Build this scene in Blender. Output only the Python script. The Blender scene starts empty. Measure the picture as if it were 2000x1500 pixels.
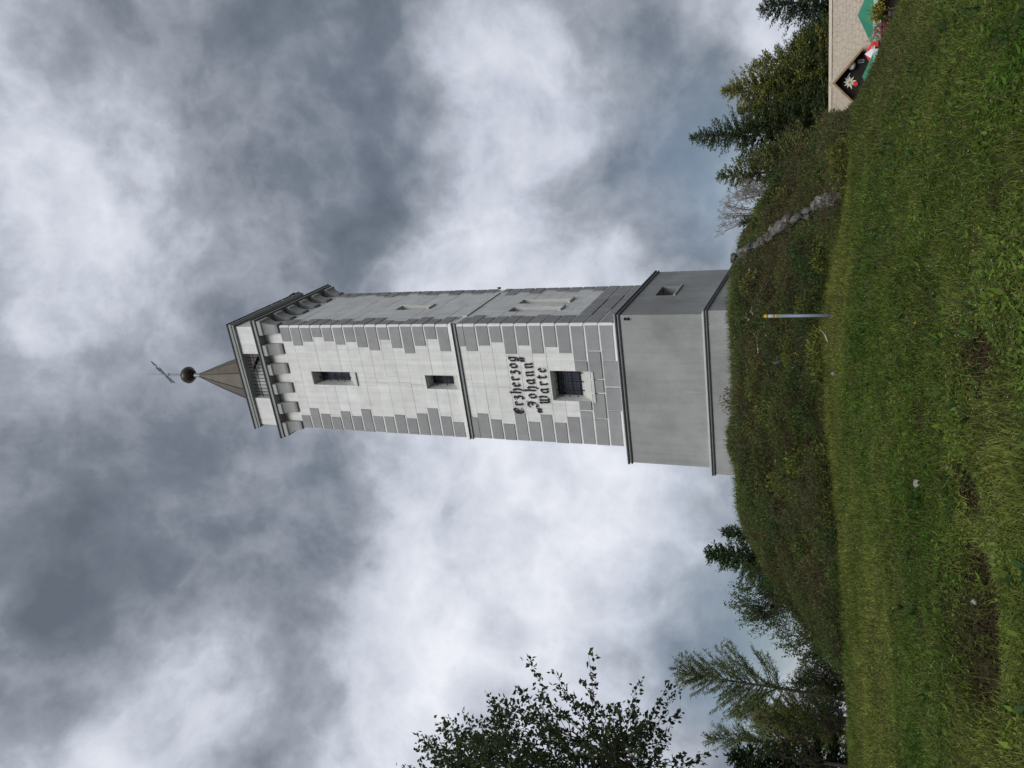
import bpy, math, random
import numpy as np
from mathutils import Vector, Matrix
rng = np.random.default_rng(7)
random.seed(7)
SC = bpy.context.scene
COL = SC.collection

# ------------------------------------------------------------------ camera
F, PITCH, ROLL = 1556.3, math.radians(24.484), math.radians(1.493)   # focal length in pixels of the 2000 px photograph
def cam_axes():
    B = -np.array([0, math.cos(PITCH), math.sin(PITCH)])
    U = np.array([0, -math.sin(PITCH), math.cos(PITCH)])
    R = np.array([1.0, 0, 0])
    return math.cos(ROLL)*R + math.sin(ROLL)*U, -math.sin(ROLL)*R + math.cos(ROLL)*U, B
CR, CU, CB = cam_axes()
cam_d = bpy.data.cameras.new('camera'); cam = bpy.data.objects.new('camera', cam_d); COL.objects.link(cam)
X, Y, Z = -CU, CR, CB                                   # the phone was held sideways: picture right is downwards
cam.matrix_world = Matrix(((X[0], Y[0], Z[0], 0), (X[1], Y[1], Z[1], 0), (X[2], Y[2], Z[2], 0), (0, 0, 0, 1)))
cam_d.sensor_width = 36; cam_d.lens = F/2000*36; cam_d.clip_end = 3000; cam_d.clip_start = 0.05
SC.camera = cam
def ray(x, y):
    d = (1500-y-750)/F*CR - (x-1000)/F*CU - CB
    return d/np.hypot(d[0], d[1])                       # horizontal length 1: [2] is the tangent of the elevation
def at(x, y, r):                                        # photograph pixel + horizontal distance -> point
    return ray(x, y)*r
def azel(x, y):
    d = ray(x, y); return math.atan2(d[0], d[1]), d[2]

# ------------------------------------------------------------------ light
SC.view_settings.view_transform = 'Standard'; SC.view_settings.look = 'None'
SC.view_settings.exposure = 0.55; SC.view_settings.gamma = 1.0
SUN_DIR = Vector((-0.15, -0.82, 0.55)).normalized()
sl = bpy.data.lights.new('sun', 'SUN'); sun = bpy.data.objects.new('sun', sl); COL.objects.link(sun)
sl.energy = 1.35; sl.angle = math.radians(34); sl.color = (1.0, 0.97, 0.92)
sun.rotation_euler = SUN_DIR.to_track_quat('Z', 'Y').to_euler()

world = bpy.data.worlds.new('World'); SC.world = world; world.use_nodes = True
nt = world.node_tree; nt.nodes.clear()
def N(t, **kw):
    n = nt.nodes.new(t)
    for k, v in kw.items(): setattr(n, k, v)
    return n
def L(a, b): nt.links.new(a, b)
def wm(op, a, b=None, c=None, clamp=False):
    n = N('ShaderNodeMath', operation=op); n.use_clamp = clamp
    for i, v in enumerate((a, b, c)):
        if v is None: continue
        if isinstance(v, (int, float)): n.inputs[i].default_value = v
        else: L(v, n.inputs[i])
    return n.outputs[0]
def wv(op, a, b=None, scale=None):
    n = N('ShaderNodeVectorMath', operation=op)
    for i, v in enumerate((a, b)):
        if v is None: continue
        if isinstance(v, (tuple, list)): n.inputs[i].default_value = v
        else: L(v, n.inputs[i])
    if scale is not None: n.inputs['Scale'].default_value = scale
    return n.outputs[1] if op == 'DOT_PRODUCT' else n.outputs[0]
def wnoise(vec, scale, detail, rough=0.55, dist=0.0, off=(0, 0, 0)):
    n = N('ShaderNodeTexNoise'); n.inputs['Scale'].default_value = scale; n.inputs['Detail'].default_value = detail
    n.inputs['Roughness'].default_value = rough; n.inputs['Distortion'].default_value = dist
    L(wv('ADD', vec, off), n.inputs['Vector']); return n
tc = N('ShaderNodeTexCoord').outputs['Generated']
w1 = wnoise(tc, 2.6, 4, 0.55)
w2 = wnoise(tc, 8.0, 6, 0.62, off=(3, 1, 7))
warp = wv('ADD', wv('SCALE', wv('SUBTRACT', w1.outputs['Color'], (0.5, 0.5, 0.5)), scale=0.30),
          wv('SCALE', wv('SUBTRACT', w2.outputs['Color'], (0.5, 0.5, 0.5)), scale=0.10))
dirw = wv('NORMALIZE', wv('ADD', tc, warp))
# the big clouds, each a direction, an angular size (in photograph pixels) and how light or dark it is
CLOUDS = [(480, 130, 170, -.23), (640, 240, 150, -.24), (760, 150, 90, -.13), (620, 420, 110, -.2), (330, 150, 120, -.1),
          (560, 930, 150, -.27), (690, 950, 70, -.1), (430, 1000, 170, -.2), (230, 1180, 190, -.2), (380, 800, 130, -.15), (320, 1280, 130, -.16),
          (60, 950, 130, -.08), (70, 90, 120, .12), (500, 1330, 110, -.17), (120, 1120, 100, -.05), (560, 700, 130, -.1), (160, 700, 120, -.04),
          (150, 400, 120, .15), (260, 520, 110, .15), (60, 500, 90, .1), (320, 20, 90, .12), (380, 450, 60, -.02),
          (900, 110, 110, .17), (950, 300, 130, .2), (1000, 470, 110, .2), (880, 520, 80, .17), (1090, 90, 80, .05),
          (820, 960, 120, .18), (960, 960, 130, .19), (780, 1150, 150, .17), (1010, 1200, 170, .2), (720, 1330, 130, .14), (1130, 1010, 110, .17),
          (900, 1420, 130, .12), (1290, 1010, 90, .17), (1180, 1290, 80, .15), (290, 1410, 110, .32), (380, 1380, 70, .2),
          (1320, 290, 130, -.36), (1300, 430, 100, -.28), (1220, 210, 110, -.14), (1390, 130, 90, -.2), (1390, 430, 60, -.1), (1440, 380, 40, .25), (1560, 50, 60, .25),
          (1380, 1180, 120, -.30), (1395, 1050, 70, -.2), (1430, 1290, 60, -.08), (1560, 1200, 50, .22), (1600, 1290, 60, .25), (1470, 60, 80, -.02)]
acc = None
for (px, py, sg, amp) in CLOUDS:
    d = Vector(ray(px, py)).normalized()
    k = (F/sg)**2 * 0.8
    e = wm('EXPONENT', wm('MULTIPLY_ADD', wv('DOT_PRODUCT', dirw, tuple(d)), k, -k))
    acc = wm('MULTIPLY', e, amp) if acc is None else wm('MULTIPLY_ADD', e, amp, acc)
tcw = wv('ADD', tc, wv('SCALE', wv('SUBTRACT', w1.outputs['Color'], (0.5, 0.5, 0.5)), scale=0.10))
f1 = wnoise(tcw, 4.6, 9, 0.6, 0.0, off=(11, 4, 2))
f2 = wnoise(tcw, 12.0, 7, 0.6, 0.0, off=(1, 9, 5))
lum = wm('ADD', wm('MULTIPLY', wm('TANH', wm('MULTIPLY', acc, 2.9)), 0.325), wm('MULTIPLY_ADD', f1.outputs['Fac'], 0.75, -0.375))
lum = wm('ADD', lum, wm('MULTIPLY_ADD', f2.outputs['Fac'], 0.36, -0.18))
bil = wm('ABSOLUTE', wm('MULTIPLY_ADD', wnoise(tcw, 7.5, 7, 0.56, off=(6, 2, 8)).outputs['Fac'], 2.0, -1.0))
lum = wm('ADD', lum, wm('MULTIPLY_ADD', bil, -0.56, 0.115))
lum = wm('MULTIPLY_ADD', lum, 1.10, 0.465, clamp=True)
ramp = N('ShaderNodeValToRGB'); L(lum, ramp.inputs[0])
cr = ramp.color_ramp
for i, (p, c) in enumerate([(0.0, (.125, .15, .185)), (0.2, (.185, .212, .258)), (0.45, (.355, .383, .44)), (0.68, (.58, .615, .70)), (1.0, (.84, .86, .92))]):
    el = cr.elements[i] if i < 2 else cr.elements.new(p)
    el.position = p; el.color = (*c, 1)
bgc = N('ShaderNodeBackground'); L(ramp.outputs[0], bgc.inputs[0]); bgc.inputs[1].default_value = 0.70
sky = N('ShaderNodeTexSky', sky_type='NISHITA'); sky.sun_disc = False
sky.sun_elevation = math.asin(SUN_DIR.z); sky.sun_rotation = math.atan2(SUN_DIR.x, SUN_DIR.y)
bgs = N('ShaderNodeBackground'); L(sky.outputs[0], bgs.inputs[0]); bgs.inputs[1].default_value = 0.055
hole = None                                             # thin places where the blue shows through the cloud
for (px, py, sg, amp) in [(1330, 270, 140, .3), (1400, 440, 90, .25), (1390, 1160, 120, .3), (1450, 1280, 70, .3), (700, 250, 200, .12), (560, 950, 170, .12)]:
    d = Vector(ray(px, py)).normalized(); k = (F/sg)**2
    e = wm('EXPONENT', wm('MULTIPLY_ADD', wv('DOT_PRODUCT', dirw, tuple(d)), k, -k))
    hole = wm('MULTIPLY', e, amp) if hole is None else wm('MULTIPLY_ADD', e, amp, hole)
hole = wm('MULTIPLY', hole, wm('MULTIPLY_ADD', f1.outputs['Fac'], -2.0, 2.0, clamp=True), clamp=True)
mx = N('ShaderNodeMixShader'); L(hole, mx.inputs[0]); L(bgc.outputs[0], mx.inputs[1]); L(bgs.outputs[0], mx.inputs[2])
wo = N('ShaderNodeOutputWorld'); L(mx.outputs[0], wo.inputs[0])
world.cycles.sampling_method = 'MANUAL'; world.cycles.sample_map_resolution = 256
SC.cycles.max_bounces = 5; SC.cycles.diffuse_bounces = 2; SC.cycles.glossy_bounces = 2; SC.cycles.transmission_bounces = 3
SC.cycles.use_adaptive_sampling = True; SC.cycles.adaptive_threshold = 0.02

# ------------------------------------------------------------------ helpers
def material(name, col, rough=0.8, var=0.12, scale=6.0, bump=0.0, bscale=40.0, metal=0.0, spec=0.3, streak=0.0, col2=None, attr=False, trans=0.0, drip=0.0, orand=0.0):
    m = bpy.data.materials.new(name); m.use_nodes = True; t = m.node_tree
    b = t.nodes['Principled BSDF']; out = t.nodes['Material Output']
    b.inputs['Roughness'].default_value = rough; b.inputs['Metallic'].default_value = metal
    b.inputs['Specular IOR Level'].default_value = spec
    def new(k): return t.nodes.new(k)
    tcn = new('ShaderNodeTexCoord')
    if attr:
        a = new('ShaderNodeAttribute'); a.attribute_name = 'Col'; csock = a.outputs['Color']
    else:
        n = new('ShaderNodeTexNoise'); n.inputs['Scale'].default_value = scale; n.inputs['Detail'].default_value = 6; n.inputs['Roughness'].default_value = 0.6
        t.links.new(tcn.outputs['Object'], n.inputs['Vector'])
        mixn = new('ShaderNodeMix'); mixn.data_type = 'RGBA'
        mr = new('ShaderNodeMapRange'); mr.inputs[1].default_value = 0.3; mr.inputs[2].default_value = 0.7
        t.links.new(n.outputs['Fac'], mr.inputs[0]); t.links.new(mr.outputs[0], mixn.inputs[0])
        c2 = col2 if col2 else tuple(min(1, c*(1+var)) for c in col)
        c1 = col if col2 else tuple(c*(1-var) for c in col)
        mixn.inputs[6].default_value = (*c1, 1); mixn.inputs[7].default_value = (*c2, 1)
        csock = mixn.outputs[2]
        if streak:
            mp = new('ShaderNodeMapping'); mp.inputs['Scale'].default_value = (3.2, 3.2, 0.14)
            t.links.new(tcn.outputs['Object'], mp.inputs[0])
            n2 = new('ShaderNodeTexNoise'); n2.inputs['Scale'].default_value = 1.6; n2.inputs['Detail'].default_value = 5; n2.inputs['Roughness'].default_value = .65
            t.links.new(mp.outputs[0], n2.inputs[0])
            m2 = new('ShaderNodeMapRange'); m2.inputs[1].default_value = 0.42; m2.inputs[2].default_value = 0.78; m2.inputs[4].default_value = streak
            t.links.new(n2.outputs['Fac'], m2.inputs[0])
            mix2 = new('ShaderNodeMix'); mix2.data_type = 'RGBA'; mix2.blend_type = 'MIX'
            t.links.new(m2.outputs[0], mix2.inputs[0]); t.links.new(csock, mix2.inputs[6])
            mix2.inputs[7].default_value = (.17, .18, .175, 1) if streak < 0.5 else (.55, .57, .55, 1)
            csock = mix2.outputs[2]
        if drip:                                         # pale lime runs down the render
            mp = new('ShaderNodeMapping'); mp.inputs['Scale'].default_value = (4.5, 4.5, 0.3); t.links.new(tcn.outputs['Object'], mp.inputs[0])
            n3 = new('ShaderNodeTexNoise'); n3.inputs['Scale'].default_value = 1.3; n3.inputs['Detail'].default_value = 4; t.links.new(mp.outputs[0], n3.inputs[0])
            m3 = new('ShaderNodeMapRange'); m3.inputs[1].default_value = .66; m3.inputs[2].default_value = .74; m3.inputs[4].default_value = drip; t.links.new(n3.outputs['Fac'], m3.inputs[0])
            mix3 = new('ShaderNodeMix'); mix3.data_type = 'RGBA'; t.links.new(m3.outputs[0], mix3.inputs[0]); t.links.new(csock, mix3.inputs[6]); mix3.inputs[7].default_value = (.46, .47, .46, 1)
            csock = mix3.outputs[2]
    if orand:
        oi = new('ShaderNodeObjectInfo'); mo = new('ShaderNodeMapRange'); mo.inputs[3].default_value = 1-orand; mo.inputs[4].default_value = 1+orand*.8
        t.links.new(oi.outputs['Random'], mo.inputs[0]); hs = new('ShaderNodeHueSaturation'); t.links.new(mo.outputs[0], hs.inputs['Value']); t.links.new(csock, hs.inputs['Color']); csock = hs.outputs[0]
    t.links.new(csock, b.inputs['Base Color'])
    if bump:
        nb = new('ShaderNodeTexNoise'); nb.inputs['Scale'].default_value = bscale; nb.inputs['Detail'].default_value = 5
        t.links.new(tcn.outputs['Object'], nb.inputs['Vector'])
        bp = new('ShaderNodeBump'); bp.inputs['Strength'].default_value = bump; bp.inputs['Distance'].default_value = 0.03
        t.links.new(nb.outputs['Fac'], bp.inputs['Height']); t.links.new(bp.outputs[0], b.inputs['Normal'])
    if trans:
        tr = new('ShaderNodeBsdfTranslucent'); t.links.new(csock, tr.inputs[0])
        ms = new('ShaderNodeMixShader'); ms.inputs[0].default_value = trans
        t.links.new(b.outputs[0], ms.inputs[1]); t.links.new(tr.outputs[0], ms.inputs[2]); t.links.new(ms.outputs[0], out.inputs[0])
    return m

M = dict(
    plaster=material('white_plaster', (.75, .76, .745), .9, .10, 1.7, .3, 18, streak=.26, orand=.05),
    joint=material('plaster_joint', (.74, .75, .735), .95, .05, 4, .2, 30),
    quoin=material('grey_quoin_paint', (.31, .312, .318), .9, .09, 2.2, .25, 20, streak=.2, orand=.08),
    edge=material('white_edge_paint', (.78, .79, .775), .9, .08, 3, .2, 20, orand=.05),
    base=material('grey_render', (.315, .322, .318), .9, .24, .6, .3, 14, streak=.32, drip=.8),
    band=material('ledge_stone', (.27, .28, .285), .85, .1, 4, .1, 30),
    tin=material('dark_sheet_metal', (.028, .03, .034), .5, .15, 5, 0, 10, spec=.4),
    sill=material('sill_plaster', (.56, .575, .545), .9, .1, 4, .2, 20),
    slope=material('pale_mortar', (.42, .44, .43), .9, .1, 5, .2, 30),
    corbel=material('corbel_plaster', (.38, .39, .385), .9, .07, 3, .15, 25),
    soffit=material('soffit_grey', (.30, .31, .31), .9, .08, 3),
    iron=material('black_iron', (.014, .015, .018), .6, .2, 8),
    glass=material('dark_glass', (.035, .045, .07), .12, .2, 2, spec=.6),
    sash=material('dark_sash', (.02, .024, .034), .5, .1, 6),
    copper=material('weathered_sheet_copper', (.115, .098, .078), .62, .16, 2.5, .06, 14, metal=.25, col2=(.165, .147, .12)),
    orb=material('dark_copper', (.07, .062, .052), .38, .2, 4, metal=.6),
    grey_metal=material('grey_metal', (.26, .28, .31), .5, .1, 6, metal=.3),
    post=material('galvanised_post', (.22, .26, .33), .5, .1, 8, metal=.2),
    white=material('white_paint', (.74, .75, .78), .6, .04, 6),
    dull_white=material('dull_white_paint', (.42, .43, .45), .7, .15, 9),
    yellow=material('yellow_paint', (.62, .36, .03), .6, .08, 9),
    stone=material('lichen_limestone', (.05, .049, .044), .95, .3, 9, .9, 9, col2=(.20, .195, .18), orand=.5),
    pale_stone=material('pale_limestone', (.20, .20, .17), .95, .2, 9, .6, 12, col2=(.36, .355, .32)),
    bark=material('bark', (.055, .045, .036), .95, .3, 6, .8, 20),
    twig=material('dry_twig', (.21, .19, .17), .9, .2, 20),
    dead=material('bleached_wood', (.38, .34, .27), .9, .2, 15),
    leaf=material('leaves', (.05, .08, .03), .65, attr=True, trans=.45, spec=.06),
    needle=material('needles', (.03, .05, .02), .75, attr=True, trans=.15, spec=.05),
    blade=material('grass_blades', (.05, .08, .02), .7, attr=True, trans=.35, spec=.04),
    shingle=material('weathered_shingle', (.40, .34, .27), .9, .12, 5, .5, 26, streak=.0, col2=(.53, .465, .38)),
    ridge=material('pale_ridge_board', (.52, .46, .37), .85, .1, 5),
    board=material('larch_board', (.36, .21, .10), .7, .18, 5, .2, 20),
    soffit_wood=material('soffit_boards', (.40, .31, .21), .8, .12, 6),
    darkwood=material('dark_timber', (.022, .018, .015), .8, .3, 5),
    green=material('green_canvas', (.035, .23, .135), .8, .06, 3),
    mint=material('mint_canvas', (.36, .62, .48), .8, .06, 5),
    red=material('red_canvas', (.66, .05, .05), .8, .08, 5),
    petal=material('white_petal', (.72, .72, .66), .7, .05, 8),
    pink=material('pink_blossom', (.5, .16, .17), .8, .2, 12),
    terra=material('brown_pot', (.12, .05, .04), .8, .2, 8),
    gravelm=material('limestone_chips', (.22, .215, .19), .95, .25, 12, col2=(.40, .39, .35)),
)

class MB:
    def __init__(s): s.v = []; s.f = []; s.m = []
    def quad(s, pts, mi=0):
        i = len(s.v); s.v += [tuple(p) for p in pts]; s.f.append(tuple(range(i, i+len(pts)))); s.m.append(mi)
    def hexa(s, p, mi=0):                              # p: 8 points, bottom 4 then top 4
        i = len(s.v); s.v += [tuple(q) for q in p]
        for f in ((3, 2, 1, 0), (4, 5, 6, 7), (0, 1, 5, 4), (1, 2, 6, 5), (2, 3, 7, 6), (3, 0, 4, 7)):
            s.f.append(tuple(i+k for k in f)); s.m.append(mi)
    def box(s, x0, x1, y0, y1, z0, z1, mi=0):
        s.hexa([(x0, y0, z0), (x1, y0, z0), (x1, y1, z0), (x0, y1, z0), (x0, y0, z1), (x1, y0, z1), (x1, y1, z1), (x0, y1, z1)], mi)
    def tube(s, pts, rad, n=6, mi=0, cap=True):
        pts = [Vector(p) for p in pts]; rings = []
        if isinstance(rad, (int, float)): rad = [rad]*len(pts)
        for i, p in enumerate(pts):
            d = (pts[min(i+1, len(pts)-1)]-pts[max(i-1, 0)]).normalized()
            a = d.cross(Vector((0.31, 0.17, 0.93)) if abs(d.z) < .9 else Vector((1, 0, 0))).normalized(); b = d.cross(a)
            k = len(s.v); rings.append(k)
            for j in range(n):
                t = 2*math.pi*j/n; s.v.append(tuple(p+(a*math.cos(t)+b*math.sin(t))*rad[i]))
        for i in range(len(pts)-1):
            for j in range(n):
                q = (j+1) % n
                s.f.append((rings[i]+j, rings[i]+q, rings[i+1]+q, rings[i+1]+j)); s.m.append(mi)
        if cap:
            s.f.append(tuple(rings[0]+j for j in range(n))[::-1]); s.m.append(mi)
            s.f.append(tuple(rings[-1]+j for j in range(n))); s.m.append(mi)
    def lathe(s, prof, n=16, c=(0, 0), mi=0, ph=0.0):
        rings = []
        for (r, z) in prof:
            rings.append(len(s.v))
            for j in range(n):
                t = 2*math.pi*j/n+ph; s.v.append((c[0]+r*math.cos(t), c[1]+r*math.sin(t), z))
        for i in range(len(prof)-1):
            for j in range(n):
                q = (j+1) % n
                s.f.append((rings[i]+j, rings[i]+q, rings[i+1]+q, rings[i+1]+j)); s.m.append(mi)
    def build(s, name, mats, parent=None, smooth=False):
        me = bpy.data.meshes.new(name); me.from_pydata(s.v, [], s.f)
        mats = mats if isinstance(mats, (list, tuple)) else [mats]
        for mm in mats: me.materials.append(mm)
        me.polygons.foreach_set('material_index', s.m)
        if smooth: me.polygons.foreach_set('use_smooth', [True]*len(s.f))
        me.update()
        o = bpy.data.objects.new(name, me); COL.objects.link(o)
        if parent: o.parent = parent
        return o
def empty(name, loc, rz=0.0):
    o = bpy.data.objects.new(name, None); COL.objects.link(o); o.location = loc; o.rotation_euler = (0, 0, rz); o.empty_display_size = .3
    return o
def tag(o, label=None, cat=None, group=None, kind=None):
    for k, v in (('label', label), ('category', cat), ('group', group), ('kind', kind)):
        if v: o[k] = v
    return o
def raw_mesh(name, V, sizes, idx, mat, col=None, parent=None):
    """one big mesh straight from arrays: V (n,3), sizes per face, flat vertex indices, colour per vertex"""
    me = bpy.data.meshes.new(name)
    me.vertices.add(len(V)); me.vertices.foreach_set('co', np.ascontiguousarray(V, np.float32).ravel())
    me.loops.add(len(idx)); me.loops.foreach_set('vertex_index', np.ascontiguousarray(idx, np.int32))
    me.polygons.add(len(sizes)); st = np.zeros(len(sizes), np.int32); st[1:] = np.cumsum(sizes)[:-1]
    me.polygons.foreach_set('loop_start', st)
    me.update(calc_edges=True)
    if col is not None:
        a = me.color_attributes.new('Col', 'FLOAT_COLOR', 'POINT')
        a.data.foreach_set('color', np.concatenate([col, np.ones((len(col), 1))], 1).astype(np.float32).ravel())
    me.materials.append(mat)
    o = bpy.data.objects.new(name, me); COL.objects.link(o)
    if parent: o.parent = parent
    return o
def unit(a): return a/np.maximum(np.linalg.norm(a, axis=-1, keepdims=True), 1e-9)
def rvec(n): return unit(rng.normal(size=(n, 3)))
def kites(P, D, S, Ln, W, fold=0.35):
    """leaf shapes: P base, D direction, S side direction, Ln length, W width -> V (4n,3)"""
    Ln = np.broadcast_to(np.asarray(Ln, float), (len(P),))[:, None]; W = np.broadcast_to(np.asarray(W, float), (len(P),))[:, None]
    mid = P+D*Ln*0.45; nrm = np.cross(D, S)
    V = np.stack([P, mid+S*W*0.5+nrm*W*fold*.5, P+D*Ln-nrm*W*fold*.4, mid-S*W*0.5+nrm*W*fold*.5], 1)
    return V.reshape(-1, 3)
def kite_mesh(name, P, D, Ln, W, C, mat, parent=None, S=None, fold=.35):
    n = len(P)
    D = unit(D)
    if S is None: S = unit(np.cross(D, rvec(n)))
    V = kites(P, D, S, Ln, W, fold)
    return raw_mesh(name, V, np.full(n, 4), np.arange(4*n), mat, np.repeat(C, 4, 0), parent)

# value noise for the land and for clumping
_perm = rng.random((64, 64))
def vnoise(x, y, s):
    x = np.asarray(x)*s+100.3; y = np.asarray(y)*s+57.7
    xi = np.floor(x).astype(int); yi = np.floor(y).astype(int); fx = x-xi; fy = y-yi
    fx = fx*fx*(3-2*fx); fy = fy*fy*(3-2*fy)
    g = lambda i, j: _perm[i % 64, j % 64]
    return (g(xi, yi)*(1-fx)+g(xi+1, yi)*fx)*(1-fy)+(g(xi, yi+1)*(1-fx)+g(xi+1, yi+1)*fx)*fy
def fbm(x, y, s, o=4):
    r = 0; a = .5; t = 0
    for i in range(o): r = r+a*vnoise(x+i*17.1, y-i*9.3, s*2**i); t += a; a *= .5
    return r/t

# ------------------------------------------------------------------ the land: a meadow rising to a bank with the tower on its flat top
FOOT = [(1690, 1650), (1665, 1500), (1662, 1400), (1657, 1290), (1647, 1150), (1636, 1000), (1625, 900), (1613, 800), (1608, 650), (1625, 500), (1648, 420), (1657, 350),
        (1658, 250), (1676, 200), (1700, 150), (1722, 100), (1744, 50), (1772, 0), (1850, -150)]
TOP = [(1690, 1650), (1665, 1500), (1662, 1400), (1654, 1290), (1603, 1240), (1533, 1170), (1484, 1090), (1452, 1000), (1442, 930), (1437, 850), (1436, 700), (1436, 560), (1440, 515), (1475, 440),
       (1525, 350), (1560, 310), (1630, 250), (1676, 200), (1700, 150), (1722, 100), (1744, 50), (1772, 0), (1850, -150)]
fa, fe = np.array([azel(*p) for p in FOOT]).T; ta, te = np.array([azel(*p) for p in TOP]).T
rfk = np.array([[-1.2, 15], [-.5, 16.5], [-.3, 17], [-.1, 17.6], [.05, 17.8], [.15, 17.5], [.25, 16.5], [.33, 16], [.5, 15], [1.2, 14]])
def land(x, y, rough=True):
    x = np.asarray(x, float); y = np.asarray(y, float)
    r = np.hypot(x, y); az = np.arctan2(x, y)
    aa = np.clip(az, -1.2, 1.2)
    rf = np.interp(aa, rfk[:, 0], rfk[:, 1])
    ef = np.interp(aa, fa, fe); et = np.interp(aa, ta, te)
    # soften the tables
    for k in (-.02, .02): ef = ef+np.interp(aa+k, fa, fe); et = et+np.interp(aa+k, ta, te)
    ef /= 3; et /= 3; et = np.maximum(et, ef)
    zf = rf*ef
    hill = np.clip((et-ef)/.02, 0, 1)
    rt = rf+hill*(24.6-rf)
    zt = rt*et
    front = np.clip((1.9-np.abs(az))/.7, 0, 1)
    s = np.clip(r/rf, 0, 1)
    z = -1.6+(zf+1.6)*s*front
    q = np.clip((r-rf)/np.maximum(rt-rf, .3), 0, 1)
    q2 = np.where(q < .8, q*1.12, .896+(1-.896)*(1-(1-(q-.8)/.2)**2))
    z = np.where((r > rf) & (hill > 0), zf+(zt-zf)*np.clip(q2, 0, 1), z)
    near_tower = np.exp(-((az-.02)/.2)**4)*np.clip((et-.1)/.05, 0, 1)
    flat = 9.5*near_tower
    g = .05+.22*hill
    over = np.maximum(r-rt-flat, 0)
    fall = np.where(over < 30, g*over*np.clip(over/5, .25, 1), g*30+.06*(over-30)+0)
    fall = np.minimum(fall, 14+0.012*over)
    z = np.where(r > rt, (zf+(zt-zf)*hill) - fall*front, z)
    back = (1-front)*np.minimum(.05*r, 12)
    z = z-back
    if rough:
        bank = np.clip((r-rf)/1.5, 0, 1)*np.clip((rt-r)/1.0, 0, 1)*hill
        z = z+(fbm(x, y, .9, 4)-.5)*.75*bank+(fbm(x, y, .55, 4)-.5)*.16*np.clip(r/4, 0, 1)*np.clip((rf+.5-r), 0, 1)
        for (hx, hy, hr, hd) in HOLES:
            z = z-hd*np.exp(-((x-hx)**2+((y-hy)/2.1)**2)/hr**2)
    return z
HOLES = []
def hit(px, py, r0=3.0, r1=60.0):                       # where a line of sight of the photograph meets the land
    d = ray(px, py); rr = np.linspace(r0, r1, 2400)
    g = land(d[0]*rr, d[1]*rr) - d[2]*rr
    i = int(np.argmax(g > 0)) if (g > 0).any() else len(rr)-1
    return np.array([d[0]*rr[i], d[1]*rr[i], float(land(d[0]*rr[i], d[1]*rr[i]))])
HOLES = [(*hit(1885, 1215)[:2], .34, .24), (*hit(1890, 1310)[:2], .22, .18), (*hit(1905, 1130)[:2], .25, .16), (*hit(1900, 690)[:2], .22, .15), (*hit(1800, 818)[:2], .12, .1), (*hit(1895, 960)[:2], .2, .08)]

gx = np.concatenate([-np.geomspace(900, 26, 26), np.arange(-25, 27, .22), np.geomspace(28, 900, 26)])
gy = np.concatenate([-np.geomspace(900, 6, 22), np.arange(-5, 40, .22), np.geomspace(41, 1200, 30)])
GX, GY = np.meshgrid(gx, gy); GZ = land(GX, GY)
nx, ny = len(gx), len(gy)
ii = (np.arange(ny-1)[:, None]*nx+np.arange(nx-1)[None, :]).ravel()
idx = np.stack([ii, ii+1, ii+nx+1, ii+nx], 1).ravel()
gm = bpy.data.materials.new('turf'); gm.use_nodes = True; t = gm.node_tree; b = t.nodes['Principled BSDF']; b.inputs['Roughness'].default_value = .95; b.inputs['Specular IOR Level'].default_value = .1
tcn = t.nodes.new('ShaderNodeTexCoord'); n1 = t.nodes.new('ShaderNodeTexNoise'); n1.inputs['Scale'].default_value = 1.7; n1.inputs['Detail'].default_value = 8; n1.inputs['Roughness'].default_value = .65
t.links.new(tcn.outputs['Object'], n1.inputs[0]); rp = t.nodes.new('ShaderNodeValToRGB'); t.links.new(n1.outputs[0], rp.inputs[0])
for i, (p, c) in enumerate([(.32, (.035, .026, .015)), (.5, (.045, .04, .018)), (.68, (.05, .06, .02))]):
    e = rp.color_ramp.elements[i] if i < 2 else rp.color_ramp.elements.new(p); e.position = p; e.color = (*c, 1)
t.links.new(rp.outputs[0], b.inputs['Base Color'])
ground = raw_mesh('meadow_ground', np.stack([GX, GY, GZ], -1).reshape(-1, 3), np.full(len(ii), 4), idx, gm)
ground.data.polygons.foreach_set('use_smooth', [True]*len(ground.data.polygons))
tag(ground, kind='structure')

# ------------------------------------------------------------------ the tower (local x = -a to the right, y = b to the back, near corner at 0,0)
W, D, ZB = 4.6, 4.71, 4.0
TN = np.array([2.137, 25.964]); TYAW = -math.radians(22.648)
tower = empty('lookout_tower', (TN[0], TN[1], ZB), TYAW)
tag(tower, 'tall white plastered stone lookout tower with grey quoins and a spire on the grassy bank', 'tower')
def lb(mb, face, s0, s1, o0, o1, z0, z1, mi=0):          # a box on a face: s along it from the near corner, o outwards
    z0 -= ZB; z1 -= ZB
    if face == 'f': mb.box(-s1, -s0, -o1, -o0, z0, z1, mi)
    else: mb.box(o0, o1, s0, s1, z0, z1, mi)
holes = {'f': [(1.98, 2.57, 19.16, 21.38), (2.04, 2.61, 14.45, 15.92), (1.76, 2.92, 9.04, 10.66)],
         's': [(2.05, 2.66, 16.49, 18.08), (1.56, 2.15, 10.62, 12.74), (2.60, 3.2, 10.62, 12.74)]}
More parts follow.
